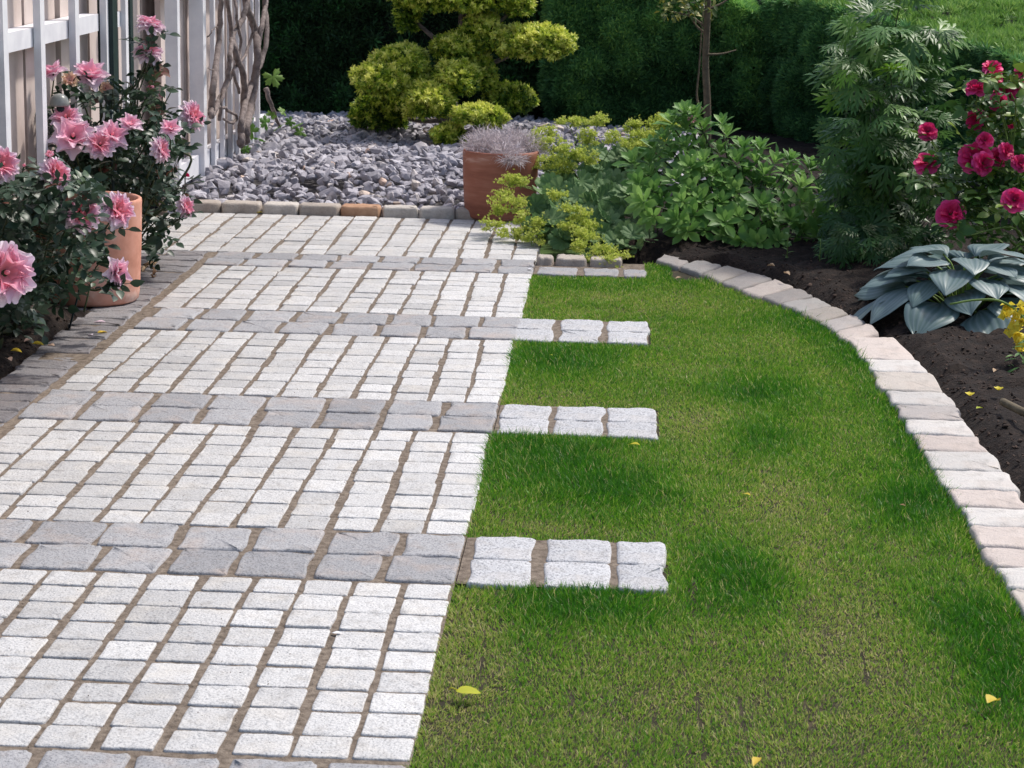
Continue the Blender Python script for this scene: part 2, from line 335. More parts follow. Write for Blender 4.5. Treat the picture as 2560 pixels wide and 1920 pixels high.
# ------------------------------------------------------------------ setts
def sett(cx, cy, w, d, h=0.0, rz=0.0, rough=.0016, drop=.03, corner=.006, dome=.0006, skew=0.0, K=0, cham=.0022, znoise=.0005, taper=.0):
    P_ = []; Nn = []
    cr = corner
    for q, (sx, sy) in enumerate(((1, 1), (-1, 1), (-1, -1), (1, -1))):
        ox, oy = sx*(w/2-cr), sy*(d/2-cr)
        for t in (.1, .5, .9):
            a = (q+t)*math.pi/2; P_.append((ox+cr*math.cos(a), oy+cr*math.sin(a))); Nn.append((math.cos(a), math.sin(a)))
        nx_, ny_ = ((-1, 1), (-1, -1), (1, -1), (1, 1))[q]; ex_, ey_ = nx_*(w/2-cr), ny_*(d/2-cr)
        a = (q+1)*math.pi/2; n0 = (math.cos(a), math.sin(a)); m_ = 6 if q % 2 == 0 else 4
        x0, y0 = ox+cr*n0[0], oy+cr*n0[1]; x1, y1 = ex_+cr*n0[0], ey_+cr*n0[1]
        for k in range(1, m_): t = k/m_; P_.append((x0+(x1-x0)*t, y0+(y1-y0)*t)); Nn.append(n0)
    P_ = np.array(P_); Nn = np.array(Nn); K = len(P_); j = rng.normal(size=K)*rough*np.where(np.abs(Nn).max(1) > .999, 1, .35); j = (j+np.roll(j, 1)*.6+np.roll(j, -1)*.6)
    P_ = P_+Nn*j[:, None]; P_[:, 1] += skew*P_[:, 0]; P_[:, 0] *= 1+taper*P_[:, 1]/d
    tilt = rng.normal(size=2)*.0035; rings = []
    for off, sc, z in ((0, 1, -drop), (0, 1, -cham*1.3), (cham*.35, 1, -cham*.4), (cham, 1, 0), (cham*1.6, 1, .0002), (cham, .62, dome*.8), (cham, .3, dome)):
        Q = (P_-Nn*off)*sc; zz = z+tilt[0]*Q[:, 0]+tilt[1]*Q[:, 1]+(rng.normal(size=K)*znoise*(1 if z < dome*.5 or z == 0 else .35) if z >= 0 else 0); rings.append(np.stack([Q[:, 0], Q[:, 1], zz], 1))
    V = np.concatenate(rings+[np.array([[0, 0, dome]])]); n = len(rings)
    co, si = math.cos(rz), math.sin(rz); V = np.stack([V[:, 0]*co-V[:, 1]*si+cx, V[:, 0]*si+V[:, 1]*co+cy, V[:, 2]+h], 1)
    F = [(i*K+k, i*K+(k+1) % K, (i+1)*K+(k+1) % K, (i+1)*K+k) for i in range(n-1) for k in range(K)]
    F += [((n-1)*K+k, (n-1)*K+(k+1) % K, n*K) for k in range(K)]
    return Tpl(V, F)
# sand bed below every paved area
b = Batch(); V, F = soilgrid(-1.95, .001, -.6, 6.12, .03, lambda X, Y: -.0048+.0025*vnoise(X, Y, 40, 7)-.05*((X < -1.44+.02*vnoise(Y, X, 9, 2)) & (Y < 3.75))); b.raw(V, F)
for j in range(4):
    y0, y1 = YB[2*j+1], YB[2*j+2]; xe_ = at({0: 1437, 1: 1420, 2: 1402, 3: 1395}[j], {0: 1210, 1: 905, 2: 712, 3: 577}[j])[0]; V, F = soilgrid(.002, xe_, y0+.01, y1-.008, .03, lambda X, Y: -.0042+.0022*vnoise(X, Y, 40, 7)); b.raw(V, F)
structure('joint_sand', b, M_SAND)
lt = Batch()
for bi in range(5):
    y0, y1 = YB[2*bi], YB[2*bi+1]; ncol = 12 if bi < 4 else 16
    base_h = rng.uniform(.93, 1.07, 9)
    for c in range(ncol):
        xr = -c*P; n = 9; hs = base_h*rng.uniform(.965, 1.035, n)
        if rng.random() < .06 and bi: n = 10; hs = rng.uniform(.92, 1.08, n)
        hs = hs/hs.sum()*(y1-y0-.010); yy = y0+.005; wob = 0
        jx = .0145 if bi < 3 else .0135
        for r in range(n):
            gap = rng.uniform(.0055, .0075) if bi else rng.uniform(.008, .011)
            w = P-jx+rng.normal()*.0018; dx = rng.normal()*.0016+.003*math.sin(yy*5+c)
            xc = xr-P/2+dx+(.006 if c else .004)
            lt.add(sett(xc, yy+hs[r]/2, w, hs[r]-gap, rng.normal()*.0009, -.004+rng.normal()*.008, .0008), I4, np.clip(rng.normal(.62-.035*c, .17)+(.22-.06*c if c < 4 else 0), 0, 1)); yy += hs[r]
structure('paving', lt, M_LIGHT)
dk = Batch()
for j in range(-1, 4):
    y0, y1 = (YB[2*j+1], YB[2*j+2]) if j >= 0 else (-.35, -.005)
    for row in range(2):
        x = 0.0-rng.uniform(0, .004); mid = (y0+y1)/2
        a0, a1 = (y0+.004, mid-.002) if row == 0 else (mid+.002, y1-.006)
        while x > -12*P-.01:
            w = rng.normal(.140, .008); 
            if x-w < -12*P-.05: break
            dk.add(sett(x-w/2, (a0+a1)/2+rng.normal()*.002, w, a1-a0-.004, .0022+rng.normal()*.001, rng.normal()*.010, .0024, skew=rng.normal()*.015, cham=.005, dome=.0015, corner=.010, znoise=.001), I4, np.clip(rng.normal(.5, .25), 0, 1)); x -= w+rng.uniform(.012, .024)
# border along the left side
structure('paving_band', dk, M_DARK); dk = Batch()
y = -.3
while y < 5.35:
    d = rng.uniform(.095, .125); x0 = -12*P-.022; w = rng.normal(.165, .008)
    if y+d > 5.02: w = .15
    dk.add(sett(x0-w/2, y+d/2, w, d-.008, rng.normal()*.002, rng.normal()*.03, .0026, cham=.005, dome=.001, znoise=.001), I4, np.clip(rng.normal(.25, .18), 0, 1)); 
    if y > 3.7: dk.add(sett(x0-w-.09, y+d/2+.02, .155, d-.008, 0, rng.normal()*.03, .0026, cham=.005), I4, np.clip(rng.normal(.3, .2), 0, 1))
    y += d+.002
    if y > 4.95: break
structure('paving_border', dk, M_BORDER)
# grit lying in the joints and on the setts
N = 5200; x = rng.uniform(-1.5, .0, N); y = rng.uniform(0, 6.1, N); xq = (x/P-np.round(x/P))*P; x = np.where(rng.random(N) < .7, x-xq+rng.normal(size=N)*.004, x)
gr = Batch(); scatter_rocks(gr, np.stack([x, y, np.where(np.abs(x/P-np.round(x/P)) < .07, -.003, .0012)], 1), rng.uniform(.0008, .0024, N), 500, rng.uniform(0, 1, N), nv=3); tag(obj('grit', gr, M_SAND), kind='stuff')
# setts of the three short rows that run into the lawn, one object each
STX = {0: [(1015, 1152), (1176, 1318), (1332, 1437)], 1: [(1078, 1187), (1198, 1302), (1310, 1420)], 2: [(1102, 1194), (1210, 1300), (1312, 1402)], 3: [(1162, 1248), (1262, 1335), (1345, 1395)]}
RN = {0: 'nearest', 1: 'second nearest', 2: 'third nearest', 3: 'farthest'}; CN = ['touching the paving', 'mid row', 'at the grass end']
for j in range(4):
    y0, y1 = YB[2*j+1], YB[2*j+2]-(.10 if j == 3 else 0); mid = (y0+y1)/2+(.06 if j == 3 else 0)
    ypx = {0: 1210, 1: 905, 2: 712, 3: 577}[j]
    for ci, (xa, xb) in enumerate(STX[j]):
        for row in range(2):
            if j == 3 and row == 1: continue
            wa, wb = at(xa, ypx)[0], at(xb, ypx)[0]; a0, a1 = (y0+.004, mid-.002) if row == 0 else (mid+.002, y1-.006)
            sh = (row*.0)+(-.012 if row == 0 else .008)*(1 if j == 0 else .3)
            cx, cy = (wa+wb)/2+sh*0, (a0+a1)/2
            bb = Batch().add(sett(cx, cy, wb-wa, a1-a0-.003, .001, rng.normal()*.012, .003, drop=.05, cham=.005, dome=.0015, corner=.012, znoise=.001), I4, .45+.15*rng.normal())
            o = obj('granite_sett', bb, M_STUB if j < 3 else M_DARK, loc=(cx, cy, 0))
            tag(o, f'{"front" if row == 0 else "back"} granite sett {CN[ci]}, {RN[j]} row cut into the lawn', 'paving stone', 'granite setts reaching from the paving into the lawn')
# raised kerb behind the paving
kx = [-1.66, -1.50, -1.31, -1.155, -.995, -.83, -.68, -.545, -.40]
kpx = [408, 475, 565, 645, 735, 823, 903, 985, 1060]
kl = ['brown kerb stone next to the white fence post', 'long pale topped kerb stone second from the fence post', 'cream kerb stone with dark front edge, third from the post', 'grey brown kerb stone in the middle left of the raised edge', 'orange brown kerb stone below the gravel', 'pale grey kerb stone right of the orange one', 'light grey kerb stone just left of the brown pot', 'kerb stone partly behind the brown pot']
kv = [.25, .55, .75, .4, .35, .7, .85, .5]
for i in range(8):
    xa, xb = at(kpx[i], 455+i*2.5)[0]+.004, at(kpx[i+1], 457+i*2.5)[0]-.004; cy = YB[9]+.055
    bb = Batch().add(sett((xa+xb)/2, cy, xb-xa, .10, .042, rng.normal()*.015, .004, drop=.08, cham=.010, dome=.003, corner=.016, znoise=.001), I4, kv[i])
    m = M_KERB
    if i == 4: m = simple('orange_kerb_stone', [(.3, (.32, .17, .10)), (.7, (.48, .30, .19))], 20, .85, .5, .004)
    elif kv[i] > .6: m = granite('pale_kerb_stone', (.42, .385, .345), (.56, .52, .47), .25, tint=(.30, .21, .15))
    tag(obj('kerb_stone', bb, m, loc=((xa+xb)/2, cy, 0)), kl[i], 'kerb stone', 'raised kerb stones in front of the gravel')
for i, (a_, c_, l_) in enumerate(((1160, 1195, 'short mottled kerb stone at the paving corner below the lime flowers'), (1200, 1268, 'beige kerb stone under the lime flowered plant'), (1274, 1345, 'grey kerb stone half hidden by drooping lime flowers'))):
    xa, xb = at(a_, 560)[0], at(c_, 560)[0]; bb = Batch().add(sett((xa+xb)/2, 4.985, xb-xa-.008, .10, .026, rng.normal()*.03, .004, drop=.08, cham=.007, corner=.012, znoise=.0015), I4, .6)
    tag(obj('kerb_stone', bb, M_KERB, loc=((xa+xb)/2, 4.985, 0)), l_, 'kerb stone', 'raised kerb stones beside the lawn corner')
# curved edging: one stone object each
CEN = (INW+OUTW)/2; seg = np.linalg.norm(np.diff(CEN, axis=0), axis=1); arc = np.concatenate([[0], np.cumsum(seg)])
def on(cw, s): return np.array([np.interp(s, arc, cw[:, 0]), np.interp(s, arc, cw[:, 1])])
tones = ['pinkish grey', 'pale grey', 'sandy beige', 'whitish', 'rosy beige']
TC = {'pinkish grey': ((.30, .275, .26), (.44, .405, .385)), 'pale grey': ((.40, .38, .36), (.55, .53, .50)), 'sandy beige': ((.40, .36, .315), (.53, .48, .43)), 'whitish': ((.46, .44, .41), (.62, .59, .56)), 'rosy beige': ((.43, .37, .335), (.56, .49, .445))}
TMF = {k_: granite('far_shaded_edging_'+k_.replace(' ', '_'), tuple(v_*.62 for v_ in c_[0]), tuple(v_*.72 for v_ in c_[1]), .15, tint=(.34, .27, .24)) for k_, c_ in TC.items()}  # darker copies for the far stones: shade there is put into the colour
TM = {k_: granite('edging_'+k_.replace(' ', '_'), *c_, .12, tint=(.54, .43, .36)) for k_, c_ in TC.items()}
EDGE_V = []
def arc_map(S_, U_):     # stone drawn along the curve (S_) and across it (U_ 0..1)
    a = np.stack([np.interp(S_, arc, INW[:, 0]), np.interp(S_, arc, INW[:, 1])], -1); c_ = np.stack([np.interp(S_, arc, OUTW[:, 0]), np.interp(S_, arc, OUTW[:, 1])], -1)
    return a+(c_-a)*U_[:, None]
JY = [1346, 1280, 1233, 1189, 1142, 1102, 1062, 1021, 980, 943, 911, 880, 849, 808, 780, 732]
jx = np.interp(JY, [p_[1] for p_ in INNER], [p_[0] for p_ in INNER]); YJ = [at(a_, b_)[1] for a_, b_ in zip(jx, JY)]
y_ = YJ[0]
while y_ > -.35: y_ -= .115; YJ.insert(0, y_)
def edge_stone(T, c, tone):
    bb = Batch().add(T, I4, float(np.clip(rng.normal(.6, .2), 0, 1)))
    px_ = 'near the blue hosta' if 4.6 > c[1] > 3.4 else ('beside the bare near soil' if c[1] <= 3.4 else 'below the leafy shrub')
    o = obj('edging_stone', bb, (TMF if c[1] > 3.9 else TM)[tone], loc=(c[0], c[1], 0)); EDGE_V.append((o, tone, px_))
tn = ['rosy beige', 'whitish', 'sandy beige', 'pale grey', 'pinkish grey', 'whitish', 'rosy beige', 'pale grey', 'whitish', 'rosy beige', 'whitish', 'rosy beige']
near = []
for i in range(len(YJ)-1):
    y0, y1 = YJ[i]+.004, YJ[i+1]-.004; d = y1-y0; T = sett(0, 0, 1.0*.17, d, .010, 0, .0034, drop=.08, cham=.008, dome=.003, corner=.016, znoise=.0012)
    V = T.V; yy = V[:, 1]+(y0+y1)/2; xi = curve_x(INW, yy); xo = curve_x(OUTW, yy)+rng.normal()*.008+.01
    xm = (curve_x(INW, (y0+y1)/2)+curve_x(OUTW, (y0+y1)/2))/2; u = V[:, 0]/.17+.5
    V[:, 1] = yy-.04*(u-.5)*.17; V[:, 0] = .45*(xi+(xo-xi)*u)+.55*(curve_x(INW, (y0+y1)/2)+u*(curve_x(OUTW, (y0+y1)/2)+.01-curve_x(INW, (y0+y1)/2)))
    near.append((T, (xm, (y0+y1)/2)))
s_end = float(np.interp(-YJ[-1], -CEN[:, 1], arc)); s = .0; far = []
nfar = int(round(s_end/.165)); 
for i in range(nfar):
    L = s_end/nfar; T = sett(0, 0, L-.008, .16, .010, 0, .003, drop=.08, cham=.010, dome=.004, corner=.022, znoise=.0015); V = T.V.copy(); sh = .5-V[:, 1]/.16*1.0
    M2 = arc_map(s+L/2+V[:, 0]+(0), np.clip(1-sh, -.1, 1.1)); T.V[:, 0] = M2[:, 0]; T.V[:, 1] = M2[:, 1]; c = CEN[int(np.argmin(np.abs(arc-s-L/2)))]
    # winding flips when the cross direction is mirrored
    far.append((T, c)); s += L
for i, (T, c) in enumerate(far): edge_stone(T, c, ['pinkish grey', 'pale grey', 'sandy beige', 'pinkish grey', 'rosy beige'][i % 5])
for i, (T, c) in enumerate(near[::-1]): edge_stone(T, c, tn[i % 12])
for idx, (o, tone, px_) in enumerate(EDGE_V):
    num = ['first', 'second', 'third', 'fourth', 'fifth', 'sixth', 'seventh', 'eighth', 'ninth', 'tenth', 'eleventh', 'twelfth', 'thirteenth', 'fourteenth', 'fifteenth', 'sixteenth', 'seventeenth', 'eighteenth', 'nineteenth', 'twentieth']
    w = num[idx] if idx < 20 else 'twenty '+num[min(idx-20, 19)]
    tag(o, f'{tone} edging stone {px_}, {w} from the far end', 'edging stone', 'edging stones curving round the lawn')

# ------------------------------------------------------------------ lawn
LY = np.linspace(-.55, 5.06, 60)
V = []; F = []
for i, y in enumerate(LY):
    xe = curve_x(INW, y) if y < INW[0, 1] else max(INW[0, 0]-(y-INW[0, 1])*1.5, .3)
    V += [(.002, y, -.0105), (xe+.03, y, -.0105)]
for i in range(len(LY)-1): F.append((2*i, 2*i+1, 2*i+3, 2*i+2))
b = Batch().raw(V, F); structure('lawn', b, M_LAWN)
def in_lawn(x, y):
    jt = vnoise(x, y, 45, 71)-.5
    ok = (x > -.002+.012*jt) & (y < 4.72+.02*np.sin(x*30)) & (x < curve_x(INW, np.clip(y, INW[-1, 1], INW[0, 1]))+.012+.022*jt)
    ok |= (x > .42-.0) & (y >= 4.70) & (y < 5.06) & (x < .52)
    for j in range(3):
        xe = at(STX[j][-1][1], {0: 1210, 1: 905, 2: 712}[j])[0]+.004
        ok &= ~((y > YB[2*j+1]+.012+.014*jt) & (y < YB[2*j+2]-.004+.012*jt) & (x < xe+.008*jt))
    return ok
def gauss(x, y, lst):
    r = np.zeros_like(x)
    for px, py, sx, sy, a in lst:
        c = at(px, py); q = at(px+sx, py); u = at(px, py-sy); w = at(px, py+sy); dx = abs(q[0]-c[0]); dy = abs(u[1]-w[1])/2
        r += a*np.exp(-(((x-c[0])/dx)**2+((y-c[1])/dy)**2))
    return r
LUSH = [(1220, 775, 150, 35, 1), (1180, 980, 160, 60, 1.1), (1350, 1060, 150, 50, .9), (1600, 1230, 130, 70, 1.1), (1250, 1300, 190, 60, .9), (1980, 1080, 90, 60, 1), (2120, 1360, 130, 120, 1.1), (1780, 690, 160, 30, .8), (1650, 840, 130, 40, .9), (1520, 590, 90, 18, .9), (1860, 800, 50, 60, .8), (1330, 610, 150, 14, .3), (1960, 960, 40, 80, .6), (2180, 1500, 80, 100, .5), (1640, 940, 80, 40, .7), (1150, 1260, 60, 20, .4)]
DRY = [(1510, 920, 70, 60, .6), (1700, 1080, 100, 110, .6), (1000, 1350, 60, 90, 1.2), (970, 1520, 70, 120, 1.2), (1060, 1420, 50, 90, .7), (1400, 1450, 400, 60, .35), (1600, 1600, 500, 110, .5), (1850, 1400, 130, 90, .7), (1330, 650, 200, 20, .6), (1150, 870, 150, 18, .5), (1450, 1250, 40, 90, .5), (1750, 1250, 70, 80, .5), (1100, 1130, 200, 20, .6)]
SLITS = [(1505, 1480, 1525, 1659), (1405, 1515, 1420, 1570), (1858, 1380, 1880, 1490), (1600, 1500, 1620, 1640), (1050, 1350, 1035, 1480), (1950, 1420, 1960, 1450), (1980, 1560, 2000, 1640), (1076, 1265, 1068, 1320), (1740, 1500, 1760, 1600), (1500, 1240, 1496, 1380), (1240, 1480, 1230, 1540)]
NB = 430000
y = rng.uniform(-.5, 5.06, int(NB*1.25)); x = rng.uniform(0, 1.5, len(y)); 
dens = np.clip(1.25-.09*(y+.5), .5, 1)
k = in_lawn(x, y) & (rng.random(len(y)) < dens); x, y = x[k], y[k]
lush = np.clip(gauss(x, y, LUSH)+.35*(vnoise(x, y, 3.1, 3)-.5)+.35*(vnoise(x, y, 9, 8)-.5), 0, 1.15); dry = gauss(x, y, DRY)+.5*(vnoise(x, y, 5, 9)-.5)+.3*(vnoise(x, y, 16, 19)-.5)
keep = np.ones(len(x), bool)
for xa, ya, xb, yb in SLITS:
    a, c = at(xa, ya), at(xb, yb); t = np.clip((y-c[1])/(a[1]-c[1]), 0, 1); inside = (y > c[1]) & (y < a[1])
    xc = c[0]+(a[0]-c[0])*t+.006*(vnoise(y, y*0, 30, 5)-.5); keep &= ~(inside & (np.abs(x-xc) < .0050*np.clip(vnoise(y, x*0+1, 22, 6)*1.3-.15, 0, 1)) & (rng.random(len(x)) < .93))
bare = (np.clip(dry, 0, 1) > .4) & (vnoise(x, y, 45, 12) > .80) & (rng.random(len(x)) < .5)
keep &= ~bare; x, y, lush, dry = x[keep], y[keep], lush[keep], dry[keep]
N = len(x); h = .010+.014*np.clip(lush, 0, 1)-.003*np.clip(dry, 0, 1); h = h*rng.uniform(.55, 1.35, N)*np.where(rng.random(N) < .04, 1.6, 1)*(.8+.45*vnoise(x, y, 22, 61))
edge = (x < .02) | (x > curve_x(INW, y)-.02); h = np.where(edge, h*1.15+.003, h)
lean = rng.normal(size=(N, 3))*.45; lean[:, 2] = 1; lean[:, :2] += (np.stack([vnoise(x, y, 12, 14)-.5, vnoise(x, y, 12, 15)-.5], 1))*.9
lean[:, 0] += np.where(x < .012, -.7, 0)+np.where(x > curve_x(INW, y)-.012, .6, 0)
for j_ in range(3): lean[:, 1] += np.where(np.abs(y-YB[2*j_+1]-.006) < .014, .7, 0)*(x < .5)
blade = Tpl([(-.5, 0, 0), (.5, 0, 0), (-.4, .5, .05), (.4, .5, .05), (0, 1, .28)], [(0, 1, 3, 2), (2, 3, 4)], [.0, .0, 0, 0, .03])
nn = rng.normal(size=(N, 3)); nn[:, 2] *= .3
wd = rng.uniform(.0012, .0022, N)*(1+.08*(y+.5))
M_ = frames(np.stack([x, y, np.full(N, -.010)], 1), lean, nn, np.stack([wd, h, h], 1))
v = .47-.46*lush+.26*np.clip(dry, -.5, 1)+rng.normal(size=N)*.20; v = np.where(rng.random(N) < .05+.12*np.clip(dry, 0, 1), rng.uniform(.78, 1, N), v)
b = Batch().add(blade, M_, np.clip(v, 0.02, 1)); tag(obj('grass', b, M_GRASS, smooth=False), kind='stuff')

# ------------------------------------------------------------------ gravel
b = Batch(); b.raw([(-3.5, 6.12, -.02), (.9, 6.12, -.02), (.9, 10.4, -.02), (-3.5, 10.4, -.02)], [(0, 1, 2, 3)])
structure('gravel_bed', b, simple('gravel_dust', [(.3, (.05, .048, .05)), (.7, (.14, .13, .135))], 40, .95, .8, .01))
N = 7600; x = rng.uniform(-2.0, .75, N); y = rng.uniform(6.19, 9.95, N)
k = ~((x > -.1) & (y < 6.5) & (x > .2)); x, y = x[k], y[k]; N = len(x)
sz = rng.uniform(.024, .046, N)*np.where(rng.random(N) < .15, 1.4, 1)
mound = .02+.05*vnoise(x, y, 1.5, 21)+.045*np.clip((y-6.2)/.25, 0, 1)*np.clip((9.95-y), 0, 1)
z = mound*np.clip((y-6.15)/.5, .55, 1)+rng.uniform(-.012, .014, N); v = np.clip(rng.normal(.5, .2, N), 0, .86); v = np.where(rng.random(N) < .03, rng.uniform(.88, 1, N), v)
b = Batch(); scatter_rocks(b, np.stack([x, y, z], 1), sz, 300, v, .8, 12); tag(obj('gravel', b, M_GRAVEL, smooth=False), kind='stuff')

# ------------------------------------------------------------------ fence
f1 = thing('wooden_fence', 'beige board fence with white vertical slats and a white rail, behind the pink roses', 'fence', (-1.75, 4.4, 0))
yy = 1.2; bd = Batch(); k = 0
BW = .152
edges = [atX(px, 200, -1.755)[1] for px in (57, 130, 197)]
for i in range(28):
    y0 = edges[0]+(i-14)*(edges[2]-edges[0])/2
    if y0 > 6.5 or y0 < .8: continue
    w = (edges[2]-edges[0])/2; o = (i % 2)*.006
    bd.add(boxT(-1.80+o, -1.77+o, y0+.055, min(y0+w, 6.62)-.0, -.05, 1.75), I4, .5)
obj('board_panel', bd, M_BEIGE, f1, smooth=False)
obj('board_panel', Batch().add(boxT(-1.86, -1.83, .9, 6.6, -.05, 1.70), I4), simple('gap_board', [(.3, (.07, .05, .05)), (.7, (.13, .10, .10))], 9, .8, .2, .002), f1, smooth=False)
obj('rail', Batch().add(boxT(-1.762, -1.70, .9, 5.02, .845, .91), I4), M_WHITE, f1, smooth=False)
obj('rail', Batch().add(boxT(-1.762, -1.70, .9, 5.02, .10, .165), I4), M_WHITE, f1, smooth=False)
obj('rail', Batch().add(boxT(-1.762, -1.70, .9, 5.02, 1.55, 1.615), I4), M_WHITE, f1, smooth=False)
for px in (-140, -66, 8, 88, 163, 229):
    y0 = atX(px, 150, -1.69)[1]; obj('slat', Batch().add(boxT(-1.697, -1.672, y0-.055, y0, 0, 1.72), I4), M_WHITE, f1, smooth=False)
f2 = thing('fence_post', 'thick dark green square post at the end of the slatted fence, behind the roses', 'post', (-1.71, 5.1, 0), 'dark green posts by the fence')
y0 = atX(243, 100, -1.67)[1]; obj('shaft', Batch().add(boxT(-1.715, -1.655, y0-.05, y0+.03, 0, 1.9), I4), M_DGREEN, f2, smooth=False); obj('cap', Batch().add(boxT(-1.725, -1.645, y0-.06, y0+.04, 1.9, 1.93), I4), M_DGREEN, f2, smooth=False)
f3 = thing('fence_post', 'thin dark green post just right of a narrow white slat', 'post', (-1.71, 5.5, 0), 'dark green posts by the fence')
y0 = atX(289, 100, -1.67)[1]; obj('shaft', Batch().add(boxT(-1.705, -1.675, y0-.03, y0+.02, 0, 1.9), I4), M_DGREEN, f3, smooth=False); obj('cap', Batch().add(boxT(-1.712, -1.668, y0-.036, y0+.026, 1.9, 1.92), I4), M_DGREEN, f3, smooth=False)
y0 = atX(278, 100, -1.68)[1]; o = obj('slat', Batch().add(boxT(-1.700, -1.68, y0-.045, y0, 0, 1.75), I4).add(boxT(-1.72, -1.701, y0-.12, y0, .84, .90), I4), M_WHITE, f1, smooth=False); o['label'] = 'narrow white slat between the green posts'
f4 = thing('trellis_fence', 'white slatted trellis fence carrying the bare vine beside the gravel', 'fence', (-1.65, 7.8, 0))
X4 = -1.60
def post4(px, w, name, dx=0.045, top=1.9):
    y0 = atX(px, 250, X4)[1]; obj(name, Batch().add(boxT(X4-dx, X4, y0-w, y0, -.03, top), I4), M_WHITE, f4, smooth=False); return y0
yA = post4(391, .05, 'post', .055); yB = post4(447, .07, 'post', .065)
for px in (467, 486, 503, 519, 534, 549, 562): post4(px, .035, 'slat', .02)
obj('rail', Batch().add(boxT(X4-.062, X4-.024, yA, 8.55, .10, .19), I4), M_WHITE, f4, smooth=False)
obj('rail', Batch().add(boxT(X4-.062, X4-.024, yA, 8.55, .92, .98), I4), M_WHITE, f4, smooth=False)
obj('rail', Batch().add(boxT(X4-.062, X4-.024, yA, 8.55, 1.6, 1.66), I4), M_WHITE, f4, smooth=False)
bd = Batch()
for i in range(20):
    y0 = yA+.03+i*.17
    if y0 < 8.4: bd.add(boxT(X4-.115+.006*(i % 2), X4-.09+.006*(i % 2), y0, y0+.158, -.03, 1.7), I4)
obj('board_panel', bd, M_BEIGE, f4, smooth=False)

# ------------------------------------------------------------------ vine on the trellis
vn = thing('climbing_vine', 'bare grey brown twisted vine stems climbing the white trellis', 'vine', tuple(atX(520, 292, -1.55)), None)
def vpx(L, X=-1.545): return np.array([atX(x, y, X+(.02*math.sin(i*2.1))) for i, (x, y) in enumerate(L)])
VI = [([(521, 312), (520, 300), (526, 235), (528, 175), (511, 118), (503, 75), (522, 45), (535, 0), (540, -40)], .024, .016), ([(457, 243), (462, 175), (471, 100), (477, 25), (474, -40)], .022, .014),
      ([(455, 236), (458, 250), (474, 214), (490, 175), (497, 120), (500, 78), (494, 20), (480, -30)], .018, .012), ([(524, 310), (522, 262), (540, 190), (562, 140), (577, 75), (570, 0), (560, -40)], .022, .014),
      ([(530, 306), (532, 275), (540, 235), (551, 180), (556, 110), (549, 60), (535, 20), (525, -40)], .03, .022), ([(555, 105), (566, 55), (575, 0), (580, -40)], .02, .012), ([(461, 225), (487, 236), (512, 250), (502, 266), (483, 256)], .010, .008),
      ([(516, 200), (505, 150), (530, 120), (545, 70), (540, 20), (520, -30)], .010, .008), ([(574, 190), (585, 225), (600, 262), (622, 305)], .018, .008), ([(474, 260), (480, 210), (500, 160), (520, 100), (512, 40), (505, -30)], .012, .009), ([(449, 80), (462, 62), (475, 55)], .004, .003), ([(449, 148), (460, 150), (470, 140)], .004, .003)]
for L, r0, r1 in VI:
    Pp = catmull(vpx(L, -1.545 if r0 > .012 else -1.56), 6); Pp += rng.normal(size=Pp.shape)*.002
    R = .78*np.linspace(r0, r1, len(Pp))*(1+.05*np.sin(np.arange(len(Pp))*1.7)); obj('stem', Batch().add(tube(Pp, R, 8), I4), M_BARK, vn)
# vine leaves
def palm(nl=5, R=1., depth_=.45, pleat=.06, cup=.15, sub=4, tooth=.08, span=2.7):
    V = [(0, 0, 0)]; w = [0]; T = nl*sub*2; 
    for ring in (.5, 1.0):
        for i in range(T+1):
            u = i/T; th = (u-.5)*2*span; lob = abs(math.cos(u*nl*math.pi-math.pi/2)); lob = lob**.7
            r = R*(1-depth_+depth_*lob)*(1-.12*abs(u-.5)*2); 
            if ring == 1: r *= 1+tooth*(1 if i % 2 else -1)
            r *= ring; V.append((r*math.sin(th), r*math.cos(th), pleat*R*(lob-.5)*ring+cup*R*(ring**2)*-.6)); w.append(.06*ring-.03)
    F = []
    for i in range(T):
        F.append((0, 1+i+1, 1+i)); F.append((1+i, 1+i+1, 1+T+1+i+1, 1+T+1+i))
    return Tpl(V, F, w)
PALM_V = palm(5, 1, .45, .06, .25, 3, .10); PALM_A = palm(9, 1, .17, .16, -.35, 3, .05, 2.9)
def toward(p, up=.5): 
    d = nrm(CAM-np.array(p)); return nrm(d*(1-up)+np.array([0, 0, 1])*up)
bb = Batch()
for vi_, (px, py, Y, s_) in enumerate([(590, 165, 8.4, 22), (535, 262, 7.9, 14), (545, 285, 7.8, 17), (560, 300, 7.75, 15), (575, 265, 7.9, 16), (600, 275, 8.0, 13), (640, 270, 8.4, 15), (650, 285, 8.4, 14), (628, 262, 8.5, 12), (520, 310, 7.6, 14), (530, 322, 7.5, 12), (585, 250, 8.2, 12), (612, 240, 8.5, 12)]):
    p = atY(px, py, Y); sz = px2m(s_, p); dr = np.array([rng.normal()*.5, -.3, -.9 if py == 165 else rng.uniform(-.4, .5)])
    bb = Batch().add(PALM_V, frames(p[None], dr[None], toward(p, .45)[None]+rng.normal(size=(1, 3))*.25, [sz*1.15]), rng.uniform(.2, 1)); obj('leaf', bb, M_FRESH, vn)

